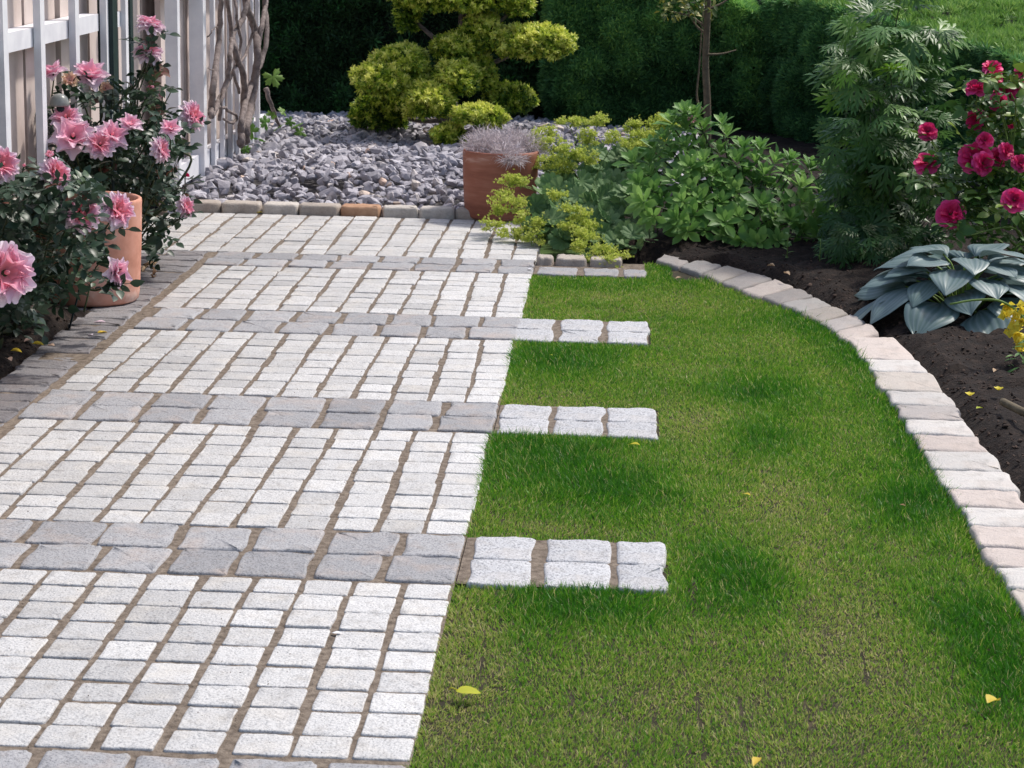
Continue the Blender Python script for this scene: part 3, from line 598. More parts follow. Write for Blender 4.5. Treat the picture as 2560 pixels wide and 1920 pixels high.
# ------------------------------------------------------------------ hedges
sprig = merge([(leaf(1, .20, 2, .1, .2), rotm('Z', a) @ rotm('X', t), dw) for a, t, dw in ((0, .2, .1), (.7, .35, 0), (-.7, .35, 0), (1.5, .3, -.05), (-1.5, .3, -.05), (.35, 1.0, 0), (-.4, -.4, -.05))])
def hedge_tufts(b, pts, nor, size, var_, droop=0., up=.35, tpl=None):
    N = len(pts); d = nor*.8+rng.normal(size=(N, 3))*.42; d[:, 2] += up-droop; n = rng.normal(size=(N, 3))+nor
    b.add(tpl or sprig, frames(pts, d, n, size), var_)
def wallpts(poly, z0, z1, n, amp=.05):
    poly = np.array(poly, float); sg = np.linalg.norm(np.diff(poly, axis=0), axis=1); ac = np.concatenate([[0], np.cumsum(sg)])
    s = rng.uniform(0, ac[-1], n); x = np.interp(s, ac, poly[:, 0]); y = np.interp(s, ac, poly[:, 1]); i = np.clip(np.searchsorted(ac, s)-1, 0, len(sg)-1)
    t = (poly[i+1]-poly[i])/sg[i][:, None]; nr = np.stack([t[:, 1], -t[:, 0], 0*s], 1); z = rng.uniform(z0, z1, n)
    o = amp*(vnoise(s, z, 4, 31)-.3)+amp*.7*(vnoise(s, z, 11, 32)-.5)
    return np.stack([x, y, z], 1)+nr*o[:, None], nr, o, s
def toppts(x0, x1, y0, y1, z, n, inside, amp=.05):
    x = rng.uniform(x0, x1, n); y = rng.uniform(y0, y1, n); k = inside(x, y); x, y = x[k], y[k]; o = amp*(vnoise(x, y, 3, 33)-.5)+amp*(vnoise(x, y, 9, 34)-.5)
    return np.stack([x, y, z+o], 1), np.tile([0, 0, 1.], (len(x), 1)), o
# left conifer hedge
h1 = thing('hedge', 'very dark conifer hedge behind the golden shrub and gravel', 'hedge', (-1.2, 10.2, 0))
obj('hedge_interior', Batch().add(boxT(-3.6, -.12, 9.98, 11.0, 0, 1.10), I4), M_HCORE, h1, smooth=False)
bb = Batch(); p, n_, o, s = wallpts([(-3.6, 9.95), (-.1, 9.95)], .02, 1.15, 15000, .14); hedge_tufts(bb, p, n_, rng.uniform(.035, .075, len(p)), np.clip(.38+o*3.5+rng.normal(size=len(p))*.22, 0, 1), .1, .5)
p, n_, o = toppts(-3.6, -.1, 9.93, 11.1, 1.13, 6000, lambda x, y: x < 9); hedge_tufts(bb, p, n_, rng.uniform(.04, .07, len(p)), np.clip(rng.normal(.5, .2, len(p)), 0, 1))
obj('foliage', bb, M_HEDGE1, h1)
h2 = thing('hedge', 'dark green yew hedge behind the slim tree stem, right of the golden shrub', 'hedge', (.6, 9.9, 0))
def top2(x): return np.interp(x, [-.1, .70, 1.13], [.98, .95, .70])
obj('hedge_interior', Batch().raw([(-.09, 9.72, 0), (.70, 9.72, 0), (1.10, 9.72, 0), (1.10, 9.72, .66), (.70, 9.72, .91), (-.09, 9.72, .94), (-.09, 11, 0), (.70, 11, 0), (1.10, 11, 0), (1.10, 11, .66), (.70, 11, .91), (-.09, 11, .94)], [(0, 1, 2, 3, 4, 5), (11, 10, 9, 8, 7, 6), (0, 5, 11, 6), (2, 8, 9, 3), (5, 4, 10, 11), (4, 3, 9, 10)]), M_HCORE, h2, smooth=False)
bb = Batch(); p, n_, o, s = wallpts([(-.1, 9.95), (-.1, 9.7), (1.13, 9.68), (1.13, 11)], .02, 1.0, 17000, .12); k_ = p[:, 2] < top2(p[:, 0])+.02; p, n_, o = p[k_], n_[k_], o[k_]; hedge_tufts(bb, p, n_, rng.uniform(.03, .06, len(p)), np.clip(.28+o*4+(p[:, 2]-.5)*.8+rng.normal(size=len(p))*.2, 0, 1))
p, n_, o = toppts(-.1, 1.12, 9.7, 11.1, .98, 6500, lambda x, y: x < 9); p[:, 2] += top2(p[:, 0])-.98; hedge_tufts(bb, p, n_, rng.uniform(.03, .06, len(p)), np.clip(rng.normal(.8, .2, len(p)), 0, 1))
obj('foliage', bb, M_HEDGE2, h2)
FRZ = [(1690, 0, .83), (1790, 16, .815), (1900, 36, .785), (1980, 60, .75), (2080, 92, .715), (2212, 130, .69), (2350, 162, .685)]
FR = np.array([tuple(at(*p_)[:2]) for p_ in FRZ]+[(4.8, 5.6)]); FZ = np.array([p_[2] for p_ in FRZ]+[.685]); FR[0] = (min(FR[0, 0], 1.15), max(FR[0, 1], 9.7))
def ztop(y): return np.interp(y, FR[::-1, 1], FZ[::-1])
h3 = thing('hedge', 'wide clipped hedge with a sunlit bright green top, behind the red roses', 'hedge', (2.6, 8, 0))
ZT = .69
BK = [(6.5, 6.0), (6.5, 24), (1.16, 24)]
ring = [tuple(p+np.array([.03, .05])) for p in FR]+BK; n = len(ring)
V = [(x, y, 0) for x, y in ring]+[(x, y, float(ztop(y))-.06) for x, y in ring]; F = [tuple(range(n, 2*n))[::1]]+[(i, (i+1) % n, n+(i+1) % n, n+i) for i in range(n)]
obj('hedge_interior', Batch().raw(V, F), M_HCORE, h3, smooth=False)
bb = Batch(); p, n_, o, s = wallpts(FR, .02, .83, 34000, .12); k_ = p[:, 2] < ztop(p[:, 1]); p, n_, o = p[k_], n_[k_], o[k_]; hedge_tufts(bb, p, n_, rng.uniform(.028, .055, len(p)), np.clip(.12+o*2.5+(p[:, 2]-.45)*.7+rng.normal(size=len(p))*.2, 0, 1))  # front foliage coloured darker than the top, shade painted into the leaves
def in3(x, y): return (x > np.interp(y, FR[::-1, 1], FR[::-1, 0])) & (y > FR[-1, 1])
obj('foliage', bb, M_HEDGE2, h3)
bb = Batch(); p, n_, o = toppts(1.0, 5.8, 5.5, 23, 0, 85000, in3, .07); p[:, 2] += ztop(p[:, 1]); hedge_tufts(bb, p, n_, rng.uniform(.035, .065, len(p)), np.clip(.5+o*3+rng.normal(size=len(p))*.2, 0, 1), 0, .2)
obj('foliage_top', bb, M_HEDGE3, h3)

# ------------------------------------------------------------------ golden cloud shrub
tuft = merge([(leaf(1, .42, 2, .15, .1, .55), rotm('Z', a) @ rotm('X', t), dw) for a, t, dw in ((0, 1.1, .12), (1.25, .55, 0), (2.5, .6, .03), (-2.5, .5, 0), (-1.25, .6, .03), (.6, .15, -.12), (-2.0, .1, -.12), (2.9, .95, .1))])
cs = thing('cloud_pruned_shrub', 'golden green shrub clipped into rounded cloud pads, standing in the grey gravel', 'shrub', tuple(at(985, 335)), None)
cb = at(985, 335)
PADS = [(1000, -12, 135, 38, .24, 8.55, .05), (880, 28, 24, 44, .10, 8.6, -.1), (1156, 92, 80, 34, .20, 8.5, .16), (985, 108, 46, 34, .15, 8.45, -.02), (1040, 72, 40, 40, .14, 8.5, -.02), (865, 132, 58, 30, .20, 8.4, .02), (828, 172, 58, 36, .20, 8.3, .06), (822, 240, 56, 38, .16, 8.65, -.22), (925, 218, 52, 38, .16, 8.2, .12),
        (985, 170, 44, 36, .15, 8.3, .08), (1100, 214, 50, 30, .16, 8.6, -.10), (1035, 250, 52, 20, .12, 8.05, .14), (1122, 8, 28, 26, .10, 8.5, .1), (968, 290, 32, 18, .11, 8.1, -.02), (905, 180, 30, 20, .12, 8.35, 0), (1040, 160, 26, 40, .11, 8.5, -.05)]
tr = Batch()
Pt = catmull([cb+np.array([0, .15, -.03]), atY(988, 270, 8.55), atY(970, 190, 8.6), atY(995, 110, 8.6), atY(1000, 0, 8.65)], 6); tr.add(tube(Pt, np.linspace(.04, .02, len(Pt)), 10), I4)
for (px, py, rx, ry, rd, Y, dv) in PADS:
    c = atY(px, py, Y); k = int(np.argmin(np.linalg.norm(Pt-c, axis=1))); k = max(k-4, 1); m = (Pt[k]+c)/2+np.array([0, 0, -.03]); q = catmull([Pt[k], m, c], 5); tr.add(tube(q, np.linspace(.018, .008, len(q)), 6), I4)
obj('trunk', tr, M_BARK, cs)
for pi_, (px, py, rx, ry, rd, Y, dv) in enumerate(PADS):
    c = atY(px, py, Y); a = px2m(rx*1.07, c); e = px2m(ry*1.1, c); N = int(3400*(a*rd+a*e+e*rd)/.06*.46)
    u = nrm(rng.normal(size=(N, 3))); k = (u[:, 2] > -.75); u = u[k]; N = len(u)
    lump = 1+.26*(vnoise(u[:, 0]*2+pi_, u[:, 2]*2+u[:, 1], 1.6, 41)-.5)+.34*(vnoise(u[:, 0]*3, u[:, 2]*3+u[:, 1]*2+pi_, 3.2, 42)-.5)
    sc = np.array([a, rd, e]); pos = c+u*sc*(lump*rng.uniform(.80, 1.03, N))[:, None]; nr = nrm(u/sc)
    v = np.clip(.42+dv+.28*u[:, 2]+1.5*(lump-1)+rng.normal(size=N)*.22, 0, 1)  # pad tops lighter, undersides and hollows darker: light and shade painted as colour
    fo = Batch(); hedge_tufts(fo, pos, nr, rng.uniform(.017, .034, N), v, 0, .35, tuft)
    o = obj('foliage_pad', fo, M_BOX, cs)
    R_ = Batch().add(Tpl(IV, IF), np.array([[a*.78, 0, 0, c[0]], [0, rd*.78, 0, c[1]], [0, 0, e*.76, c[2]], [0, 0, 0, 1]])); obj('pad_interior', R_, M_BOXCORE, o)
# ------------------------------------------------------------------ slim tree in front of the yew hedge
tb = at(1535, 330); tt = thing('slim_tree', 'slim bare tree stem with a few yellowish leaves at the top, before the yew hedge', 'tree', tuple(atY(1535, 330, 7.8)*np.array([1, 1, 0])))
Pt = catmull([np.array([atY(1530, 330, 7.8)[0], 7.8, 0]), atY(1528, 230, 7.8), atY(1524, 140, 7.82), atY(1527, 60, 7.8), atY(1530, -30, 7.8), atY(1530, -200, 7.8)], 6)
obj('trunk', Batch().add(tube(Pt, np.linspace(.020, .015, len(Pt)), 8), I4), M_TRUNK, tt)
for L in ([(1528, 250), (1506, 215), (1510, 150), (1516, 60), (1522, 0)], [(1526, 60), (1490, 35), (1450, 25)], [(1530, 20), (1570, 0), (1600, -40)], [(1526, 118), (1560, 116), (1590, 108)], [(1528, -30), (1470, -50), (1430, -90)], [(1528, 75), (1500, 50), (1470, -10)]):
    Pp = catmull([atY(x, y, 7.8+.05*i) for i, (x, y) in enumerate(L)], 5); obj('branch', Batch().add(tube(Pp, np.linspace(.007, .003, len(Pp)), 6), I4), M_TRUNK, tt)
lf = leaf(1, .5, 3, .1, .2); bb = Batch(); N = 300
pp = np.array([atY(rng.uniform(1425, 1545), rng.uniform(-90, 38)**1.0, 7.8+rng.uniform(-.15, .15)) for _ in range(N)])
d = rng.normal(size=(N, 3)); d[:, 2] -= .2; bb.add(lf, frames(pp, d, np.tile([0, -.5, 1.], (N, 1))+rng.normal(size=(N, 3))*.4, rng.uniform(.025, .045, N)), rng.uniform(.1, 1, N))
obj('crown', bb, leafmat('yellowish_tree_leaf', [(0, (.04, .08, .03)), (.5, (.12, .17, .04)), (1, (.35, .32, .04))], .5, .3), tt)
# white allium buds seen against the hedge
for px, py, l_ in ((1828, 187, 'tiny white round bud on a thin dark stalk before the hedge, left one'), (2000, 237, 'tiny white round bud low on a thin stalk beside the cut leaved plant')):
    p = atY(px, py, 7.2); o = thing('white_bud', l_, 'flower', (p[0], p[1], 0)); obj('bud', Batch().add(Tpl(IV, IF), np.diag([.010, .010, .012, 1])+np.array([[0, 0, 0, p[0]], [0, 0, 0, p[1]], [0, 0, 0, p[2]], [0, 0, 0, 0]])), M_WHITE, o)
    obj('stem', Batch().add(tube([(p[0], p[1]+.02, 0), (p[0]+.01, p[1], p[2]*.5), tuple(p)], .002, 5), I4), M_CANE, o)

# ------------------------------------------------------------------ pots
def pot(label, c, r, h, m, name='terracotta_pot'):
    t = thing(name, label, 'plant pot', (c[0], c[1], 0)); prof = [(.001, .004), (r*.86, .004), (r*.905, .012), (r*.93, .035), (r*.945, h*.2), (r*.985, h*.6), (r, h*.93), (r*1.005, h-.012), (r*.998, h-.003), (r*.975, h), (r*.93, h-.002), (r*.91, h-.012), (r*.88, h*.55), (.001, h*.5)]
    obj('body', Batch().add(lathe(prof, 72), trans(c[0], c[1], 0)), m, t)
    so_ = Batch(); V, F = [], []
    so_.add(lathe([(.001, h-.045), (r*.4, h-.038), (r*.7, h-.045), (r*.90, h-.05)], 40), trans(c[0], c[1], 0)); obj('soil_fill', so_, M_SOIL, t); return t
P1 = (-1.475, 3.93); P2c = atY(1079, 470, 6.15); P2 = (P2c[0], 6.16)
pot('pink terracotta pot on the dark border stones, half hidden by the pink roses', P1, .170, .355, M_TERRA1)
r2 = px2m(82, (P2[0], P2[1], .2)); pot('red brown terracotta pot at the gravel corner, filled with a dried grey plant', P2, r2, .300, M_TERRA2)
# dried plant
dp = thing('dried_plant', 'withered grey lilac wiry plant spilling over the rim of the brown pot', 'plant', (P2[0], P2[1], .27)); bb = Batch(); hair = leaf(1, .05, 3, .1, .5, .4)
cl = [(-.075, 0, .0, .125, 2200), (.03, .03, .0, .13, 2400), (.11, .03, .0, .11, 1600), (.055, -.150, -.020, .065, 1000), (.03, -.10, .01, .085, 900)]
for dx, dy, dz, rr, n in cl:
    u = nrm(rng.normal(size=(n, 3))); u[:, 2] = np.abs(u[:, 2])*(1 if dz == 0 else .6); base = np.array([P2[0]+dx, P2[1]+dy, .285+dz])
    st = base+u*rr*rng.uniform(.2, .85, (n, 1))*np.array([1, 1, .95]); d = u+rng.normal(size=(n, 3))*.7
    bb.add(hair, frames(st, d, rng.normal(size=(n, 3)), rng.uniform(.02, .05, n)), rng.uniform(0, 1, n))
obj('twig_mass', bb, M_DRY, dp)

# ------------------------------------------------------------------ roses
def petal(Wd=.8, L=1., cup=.25, curl=.35, n=5, m=4, tip=1.75):
    V = []; w = []
    for i in range(n+1):
        t = i/n; hw = Wd*.5*(.30+.95*math.sin(math.pi*min(t*.62+.05, 1)))*(1 if t < .6 else 1-(t-.6)*tip)
        for j in range(m+1):
            u = -1+2*j/m; y = cup*math.sin(t*math.pi*.6)-cup*.9*u*u*t+curl*max(t-.55, 0)**1.5*2.2+.02*math.sin(u*7+t*5)
            V.append((u*hw, y, L*(t-.10*u*u*t*t))); w.append(-.28*t**2)
    F = [(i*(m+1)+j, i*(m+1)+j+1, (i+1)*(m+1)+j+1, (i+1)*(m+1)+j) for i in range(n) for j in range(m)]
    return Tpl(V, F, w)
def flower_mesh(name, seed, kind, m, smooth=True):
    r = random.Random(seed); b = Batch()
    lay = {'open': [(6, 1.4, .46, .80, .15), (6, 1.1, .50, .78, .22), (7, .82, .50, .70, .32), (6, .58, .49, .60, .45), (6, .38, .46, .50, .65), (5, .2, .42, .42, .85), (5, .08, .40, .34, .9), (3, .0, .36, .30, 1.0)],
           'half': [(4, 1.15, .52, .7, .3), (5, .65, .52, .6, .4), (5, .32, .5, .5, .6), (4, .12, .46, .4, .8)],
           'bud': [(4, .28, .5, .42, .7), (4, .1, .5, .36, .9), (3, .0, .48, .3, 1.0)],
           'red': [(5, 1.3, .46, .8, .1), (5, .9, .44, .75, .3), (6, .5, .40, .6, .5), (5, .2, .36, .5, .8), (3, .02, .3, .4, 1)]}[kind]
    for li, (n, tilt, L, wd, v) in enumerate(lay):
        for k in range(n):
            a = 2*math.pi*(k+li*.5+r.uniform(-.15, .15))/n; tl = tilt+r.uniform(-.18, .18)
            pt = petal(wd*r.uniform(.9, 1.1)*(.9 if kind != 'red' else .95), L*r.uniform(.88, 1.1)*1.05, .22, .38 if kind != 'bud' else .05, tip=1.75 if kind != 'red' else .7)
            Mx = rotm('Z', a) @ rotm('X', -tl); Mx = Mx @ np.diag([1, 1, 1, 1.]); Mx[:3, 3] = (rotm('Z', a)[:3, :3] @ np.array([0, .03+.015*(len(lay)-li), -.0])); b.add(pt, Mx, v)
    b.add(Tpl(IV, IF), np.array([[.06, 0, 0, 0], [0, .06, 0, 0], [0, 0, .12, .16], [0, 0, 0, 1]]), .9 if kind != 'bud' else .6)
    return b.mesh(name, m, smooth)
def calyx_mesh():
    b = Batch().add(tube([(0, 0, -.16), (0, 0, -.08), (0, 0, 0), (0, 0, .06)], [.03, .05, .10, .07], 8), I4)
    for k in range(5): b.add(leaf(.42, .12, 3, .1, .3), rotm('Z', k*1.257) @ rotm('X', .1), .4)
    return b.mesh('calyx', M_CANE)
FM = {k: [flower_mesh('flower', 10+i, k, M_PINK) for i in range(3)] for k in ('open', 'half', 'bud')}
FM['red'] = [flower_mesh('flower', 50+i, 'red', M_RED) for i in range(3)]
FM['cream'] = [flower_mesh('flower', 70, 'half', M_CREAM)]; FM['redbud'] = [flower_mesh('flower', 80, 'bud', M_RED)]
CALYX = calyx_mesh()
def place_flower(parent, kind, p, dirv, size, idx):
    me = FM[kind][idx % len(FM[kind])]; o = bpy.data.objects.new('flower', me); C.objects.link(o); o.parent = parent
    q = Vector(dirv).normalized().to_track_quat('Z', 'Y'); sp = Matrix.Rotation(idx*1.3, 4, 'Z')
    o.matrix_local = Matrix.Translation(Vector(np.array(p)-LOC[parent.name])) @ q.to_matrix().to_4x4() @ sp @ Matrix.Scale(size, 4)
    c = bpy.data.objects.new('calyx', CALYX); C.objects.link(c); c.parent = o; return o
LFL = leaf(1, .62, 4, .12, .22, .42)
def compound(n=5):
    it = []
    pos = [(0, 1.0, 0, 1.0), (-.0, .62, 1.05, .85), (0, .62, -1.05, .85), (0, .25, 1.15, .65), (0, .25, -1.15, .65)][:n]
    for x, y, a, s_ in pos: Mx = rotm('Z', a); Mx[:3, :3] *= s_*.62; Mx[:3, 3] = (x, y, -.08*y*y); it.append((LFL, Mx, 0))
    it.append((tube([(0, 0, 0), (0, .5, -.01), (0, 1.05, -.08)], .018, 4), np.eye(4), -.1))
    return merge(it)
CL5, CL3 = compound(5), merge([(LFL, rotm('Z', a)*np.array([[s_, s_, s_, 1]]*3+[[1, 1, 1, 1]]), 0) for a, s_ in ((0, .8), (1.1, .6), (-1.1, .6))])
def poly_sample(poly, n):
    P_ = np.array(poly, float); x0, y0 = P_.min(0); x1, y1 = P_.max(0); out = []
    while len(out) < n:
        x, y = rng.uniform(x0, x1), rng.uniform(y0, y1); c = False; j = len(P_)-1
        for i in range(len(P_)):
            if (P_[i, 1] > y) != (P_[j, 1] > y) and x < (P_[j, 0]-P_[i, 0])*(y-P_[i, 1])/(P_[j, 1]-P_[i, 1])+P_[i, 0]: c = not c
            j = i
        if c: out.append((x, y))
    return out
def rose_bush(label, root, flowers, regions, lmat, name, cmat=M_CANE, leaf_s=(.055, .078)):
    t = thing(name, label, 'rose bush', tuple(root)); canes = Batch(); fol = Batch(); root = np.array(root, float); LP = []; LD = []
    for i, f in enumerate(flowers):
        px, py, Y, s_, kind = f[:5]; dv = f[5] if len(f) > 5 else (.25*rng.normal(), -.75, .6)
        p = atY(px, py, Y); dv = nrm(np.array(dv, float)); e = p-dv*px2m(s_, p)*.14
        mid = root*.5+e*.5+np.array([rng.normal()*.05, rng.normal()*.04, .08]); up = e*.82+root*.18+np.array([rng.normal()*.03, 0, -.02]); 
        q = catmull([root+np.array([rng.normal()*.03, rng.normal()*.03, 0]), mid, up, e], 7); canes.add(tube(q, np.linspace(.006, .0022, len(q)), 6), I4)
        for k in range(6 if kind != 'bud' else 3):
            j = rng.integers(int(len(q)*.55), len(q)-1); LP.append(q[j]); LD.append(np.array([rng.normal(), rng.normal()*.6-.2, rng.uniform(-.1, .5)]))
        size = px2m(s_, p)*(.84 if kind == 'open' else (.90*(.8+.3*((i*37)%10)/10) if kind == 'red' else .92)); place_flower(t, kind, p-dv*size*.18, dv, size*(1.0 if kind in ('open', 'red', 'cream') else 1.25), i)
    for poly, n, Y0, Y1, tw in regions:
        pts = [atY(x, y, rng.uniform(Y0, Y1)) for x, y in poly_sample(poly, n)]
        for i, p in enumerate(pts):
            LP.append(p); LD.append(np.array([rng.normal()*.9, rng.normal()*.6-.35, rng.normal()*.45-.05]))
            if i % tw == 0:
                q = catmull([root*.35+p*.65+rng.normal(size=3)*.04, root*.12+p*.88+np.array([0, 0, .02]), p], 4); canes.add(tube(q, np.linspace(.0035, .0015, len(q)), 5), I4)
    LP = np.array(LP); LD = nrm(np.array(LD)); N = len(LP); nn = np.tile([.25, -.25, 1.], (N, 1))+rng.normal(size=(N, 3))*.5
    sz = rng.uniform(*leaf_s, N); v = np.clip(rng.normal(.45, .22, N), 0, .95); v = np.where(rng.random(N) < .035, 1, v)
    k = rng.random(N) < .7; fol.add(CL5, frames(LP[k], LD[k], nn[k], sz[k]), v[k]); fol.add(CL3, frames(LP[~k], LD[~k], nn[~k], sz[~k]), v[~k])
    obj('cane', canes, cmat, t); obj('foliage', fol, lmat, t); return t
SD = (.95, -.25, .25)
rose_bush('tall pink rose bush behind the pink pot, reaching up against the fence', (-1.60, 4.62, 0),
    [(326, 48, 4.7, 52, 'open', (.3, -.1, 1)), (320, 108, 4.7, 54, 'open', (.1, -.2, 1)), (115, 152, 4.3, 36, 'half', (-.3, -.3, .9)), (152, 172, 4.35, 30, 'cream'), (195, 157, 4.5, 52, 'half', (.1, -.4, .9)), (230, 190, 4.6, 26, 'cream', (.4, -.6, .2)),
     (326, 191, 4.7, 20, 'bud'), (351, 206, 4.7, 17, 'bud'), (142, 250, 4.2, 56, 'open', (.0, -.6, .8)), (282, 265, 4.2, 34, 'half', (.2, -.4, .8)), (421, 248, 4.8, 55, 'open', (.85, -.35, .35)), (369, 275, 4.2, 32, 'half', (.2, -.5, .8)),
     (158, 292, 4.15, 60, 'half', (.25, -.75, .55)), (217, 309, 4.1, 54, 'open', (.3, -.7, .5)), (243, 290, 4.15, 46, 'half', (.4, -.5, .6)), (352, 322, 4.15, 46, 'open', SD), (17, 200, 4.3, 22, 'half'), (20, 228, 4.3, 14, 'bud', (.3, -.3, -.7)),
     (365, 385, 4.9, 12, 'redbud'), (402, 378, 4.9, 14, 'redbud', (.6, 0, .6)), (405, 446, 4.4, 40, 'open', (.85, -.3, .2))],
    [([(150, 300), (250, 240), (330, 260), (390, 330), (385, 430), (300, 440), (180, 420), (100, 380), (90, 320)], 330, 4.25, 4.95, 10), ([(90, 160), (160, 170), (240, 190), (330, 215), (370, 240), (380, 320), (250, 300), (100, 300)], 85, 4.3, 4.8, 4),
     ([(305, 430), (380, 430), (395, 480), (360, 520), (325, 560), (308, 520)], 34, 4.3, 4.9, 4), ([(290, 100), (345, 110), (385, 170), (350, 240), (290, 230)], 16, 4.6, 4.8, 3), ([(240, 180), (300, 170), (300, 240), (240, 250)], 10, 4.5, 4.7, 3)], M_ROSELEAF, 'rose_bush')
rose_bush('full pink rose bush in the front left bed with one very large open bloom', (-1.62, 3.25, 0),
    [(107, 335, 2.95, 22, 'bud', (.2, -.4, .8)), (125, 372, 2.95, 62, 'open', (.75, -.45, .35)), (8, 352, 2.9, 66, 'open', (.6, -.6, .4)), (178, 458, 2.95, 74, 'open', (.62, -.68, .3)), (259, 452, 3.2, 68, 'open', (.75, -.55, .35)), (257, 588, 3.25, 44, 'half', (.85, -.4, .1)),
     (16, 588, 2.35, 112, 'open', (.60, -.72, .25)), (52, 358, 3.6, 10, 'bud')],
    [([(-60, 340), (60, 380), (180, 370), (235, 400), (225, 450), (185, 510), (145, 600), (110, 665), (40, 700), (-60, 710)], 560, 2.75, 3.6, 14), ([(-40, 350), (90, 350), (180, 400), (200, 470), (160, 560), (90, 640), (-40, 640)], 150, 3.5, 3.75, 10),
     ([(180, 500), (225, 520), (262, 600), (250, 640), (205, 640), (180, 600)], 14, 3.35, 3.6, 4)], M_ROSELEAF, 'rose_bush')
rose_bush('red rose bush at the right side, behind the blue hosta', (1.95, 4.95, 0),
    [(2144, 142, 4.9, 46, 'red', (0, -.4, .9)), (2109, 183, 4.8, 40, 'red', (-.2, -.3, .9)), (2209, 150, 4.9, 30, 'red'), (2206, 183, 4.9, 36, 'red', (0, -.4, .9)), (2169, 202, 4.9, 42, 'red'), (2106, 258, 4.8, 42, 'red', (-.5, -.7, .2)), (2005, 281, 4.9, 40, 'red', (0, -.8, .6)),
     (2001, 346, 4.7, 42, 'red', (-.2, -.5, .8)), (2106, 335, 4.6, 60, 'red', (-.1, -.8, .6)), (2156, 337, 4.65, 42, 'red'), (2206, 349, 4.6, 40, 'red'), (2053, 458, 4.5, 52, 'red', (-.2, -.8, .5)), (2192, 430, 4.4, 48, 'red', (0, -.9, .4)), (2184, 275, 4.7, 14, 'redbud'), (2128, 300, 4.6, 30, 'red'), (2128, 352, 4.55, 44, 'red', (.4, -.7, .2)), (2090, 345, 4.6, 30, 'red', (-.6, -.5, .4)), (2152, 165, 4.85, 34, 'red', (.5, -.5, .3)), (2160, 222, 4.8, 34, 'red', (.2, -.8, -.1)), (2178, 325, 4.6, 36, 'red', (.5, -.6, .3)), (2068, 470, 4.4, 26, 'redbud', (-.2, -.5, .8))],
    [([(2080, 160), (2260, 140), (2260, 480), (2080, 470), (1990, 420), (1980, 370), (2060, 330)], 210, 4.6, 5.15, 8), ([(2020, 380), (2260, 380), (2260, 540), (2100, 520)], 90, 4.5, 5.0, 8)], M_ROSELEAF2, 'rose_bush', M_STEM, (.06, .085))

# ------------------------------------------------------------------ rosette shrub
rs = thing('leafy_shrub', 'dense green shrub of leaf rosettes with one pink flower, behind the lawn edging', 'shrub', tuple(at(1610, 545)))
rb = at(1610, 545)
obv = leaf(1, .42, 4, .14, .18, .66); topx = [1360, 1400, 1440, 1480, 1530, 1570, 1620, 1680, 1740, 1790, 1850]; topy = [330, 300, 262, 232, 262, 262, 300, 320, 335, 362, 400]
botx = [1360, 1420, 1500, 1600, 1700, 1835]; boty = [410, 500, 535, 548, 545, 520]
fol = Batch(); stems = Batch(); heads = []
tries = 0
while len(heads) < 74 and tries < 6000:
    tries += 1; px = rng.uniform(1365, 1835); ty = np.interp(px, topx, topy)+8; by = np.interp(px, botx, boty)-18; u = rng.uniform(0, 1)**.85
    py = ty+(by-ty)*u
    if any((px-a)**2+((py-c)*1.1)**2 < 31**2 for a, c, _ in heads): continue
    heads.append((px, py, u))
heads += [(1480, 245, 0), (1505, 250, .02), (1560, 268, .0)]
for px, py, u in heads:
    Y = 5.75-.45*u+rng.uniform(-.05, .05); p = atY(px, py, Y); outd = nrm(np.array([(px-1600)/260*.5, -.15-.5*u, .9-.65*u])+rng.normal(size=3)*.12); n = rng.integers(11, 16); sc = rng.uniform(.060, .085)
    q = catmull([rb+np.array([rng.normal()*.06, .1+rng.normal()*.05, 0]), rb*.45+p*.55+np.array([0, .05, .02]), p-outd*.02], 4); stems.add(tube(q, .0035, 5), I4)
    bx = nrm(np.cross(outd, [.3, .8, .1])); by_ = np.cross(outd, bx); vv = rng.normal(.5, .16)
    for k in range(n):
        a = k*2.4; lv = k/n; el = .40+lv*.95; rad = math.cos(a)*bx+math.sin(a)*by_; d = rad*math.cos(el)+outd*math.sin(el); s_ = sc*(1.2-.65*lv)
        fol.add(obv, frames((p+outd*(.028*lv-.012)+rad*.004)[None], d[None], (outd*math.cos(el)-rad*math.sin(el)*.9)[None], [s_]), vv-.15+.35*lv+rng.normal()*.06)
for k in range(30):
    p0 = at(rng.uniform(1390, 1800), rng.uniform(505, 545), 0); p1 = p0+np.array([rng.normal()*.05, rng.normal()*.05+.04, rng.uniform(.12, .22)]); stems.add(tube(catmull([p0, (p0+p1)/2+rng.normal(size=3)*.012, p1], 3), .0028, 5), I4)
N = 420; pp = []
for _ in range(N):
    px = rng.uniform(1375, 1830); ty = np.interp(px, topx, topy)+30; by = np.interp(px, botx, boty)+12; u = rng.uniform(0, 1); pp.append(atY(px, ty+(by-ty)*u, 5.85-.42*u))
pp = np.array(pp); d = rng.normal(size=(N, 3)); d[:, 1] -= .5; d[:, 2] -= .2
fol.add(obv, frames(pp, d, np.tile([0, -.4, 1.], (N, 1))+rng.normal(size=(N, 3))*.4, rng.uniform(.05, .085, N)), rng.uniform(0, .6, N))
obj('foliage', fol, M_SEDUM, rs); obj('stem', stems, M_CANE, rs)
p = atY(1495, 258, 5.65); fl = Batch()
for k in range(26): u = nrm(rng.normal(size=3)); fl.add(leaf(1, .5, 2), frames((p+u*.008)[None], u[None], rng.normal(size=(1, 3)), [.013]), .5)
obj('flower', fl, leafmat('dusty_pink', [(0, (.45, .18, .22)), (1, (.55, .25, .30))]), rs)

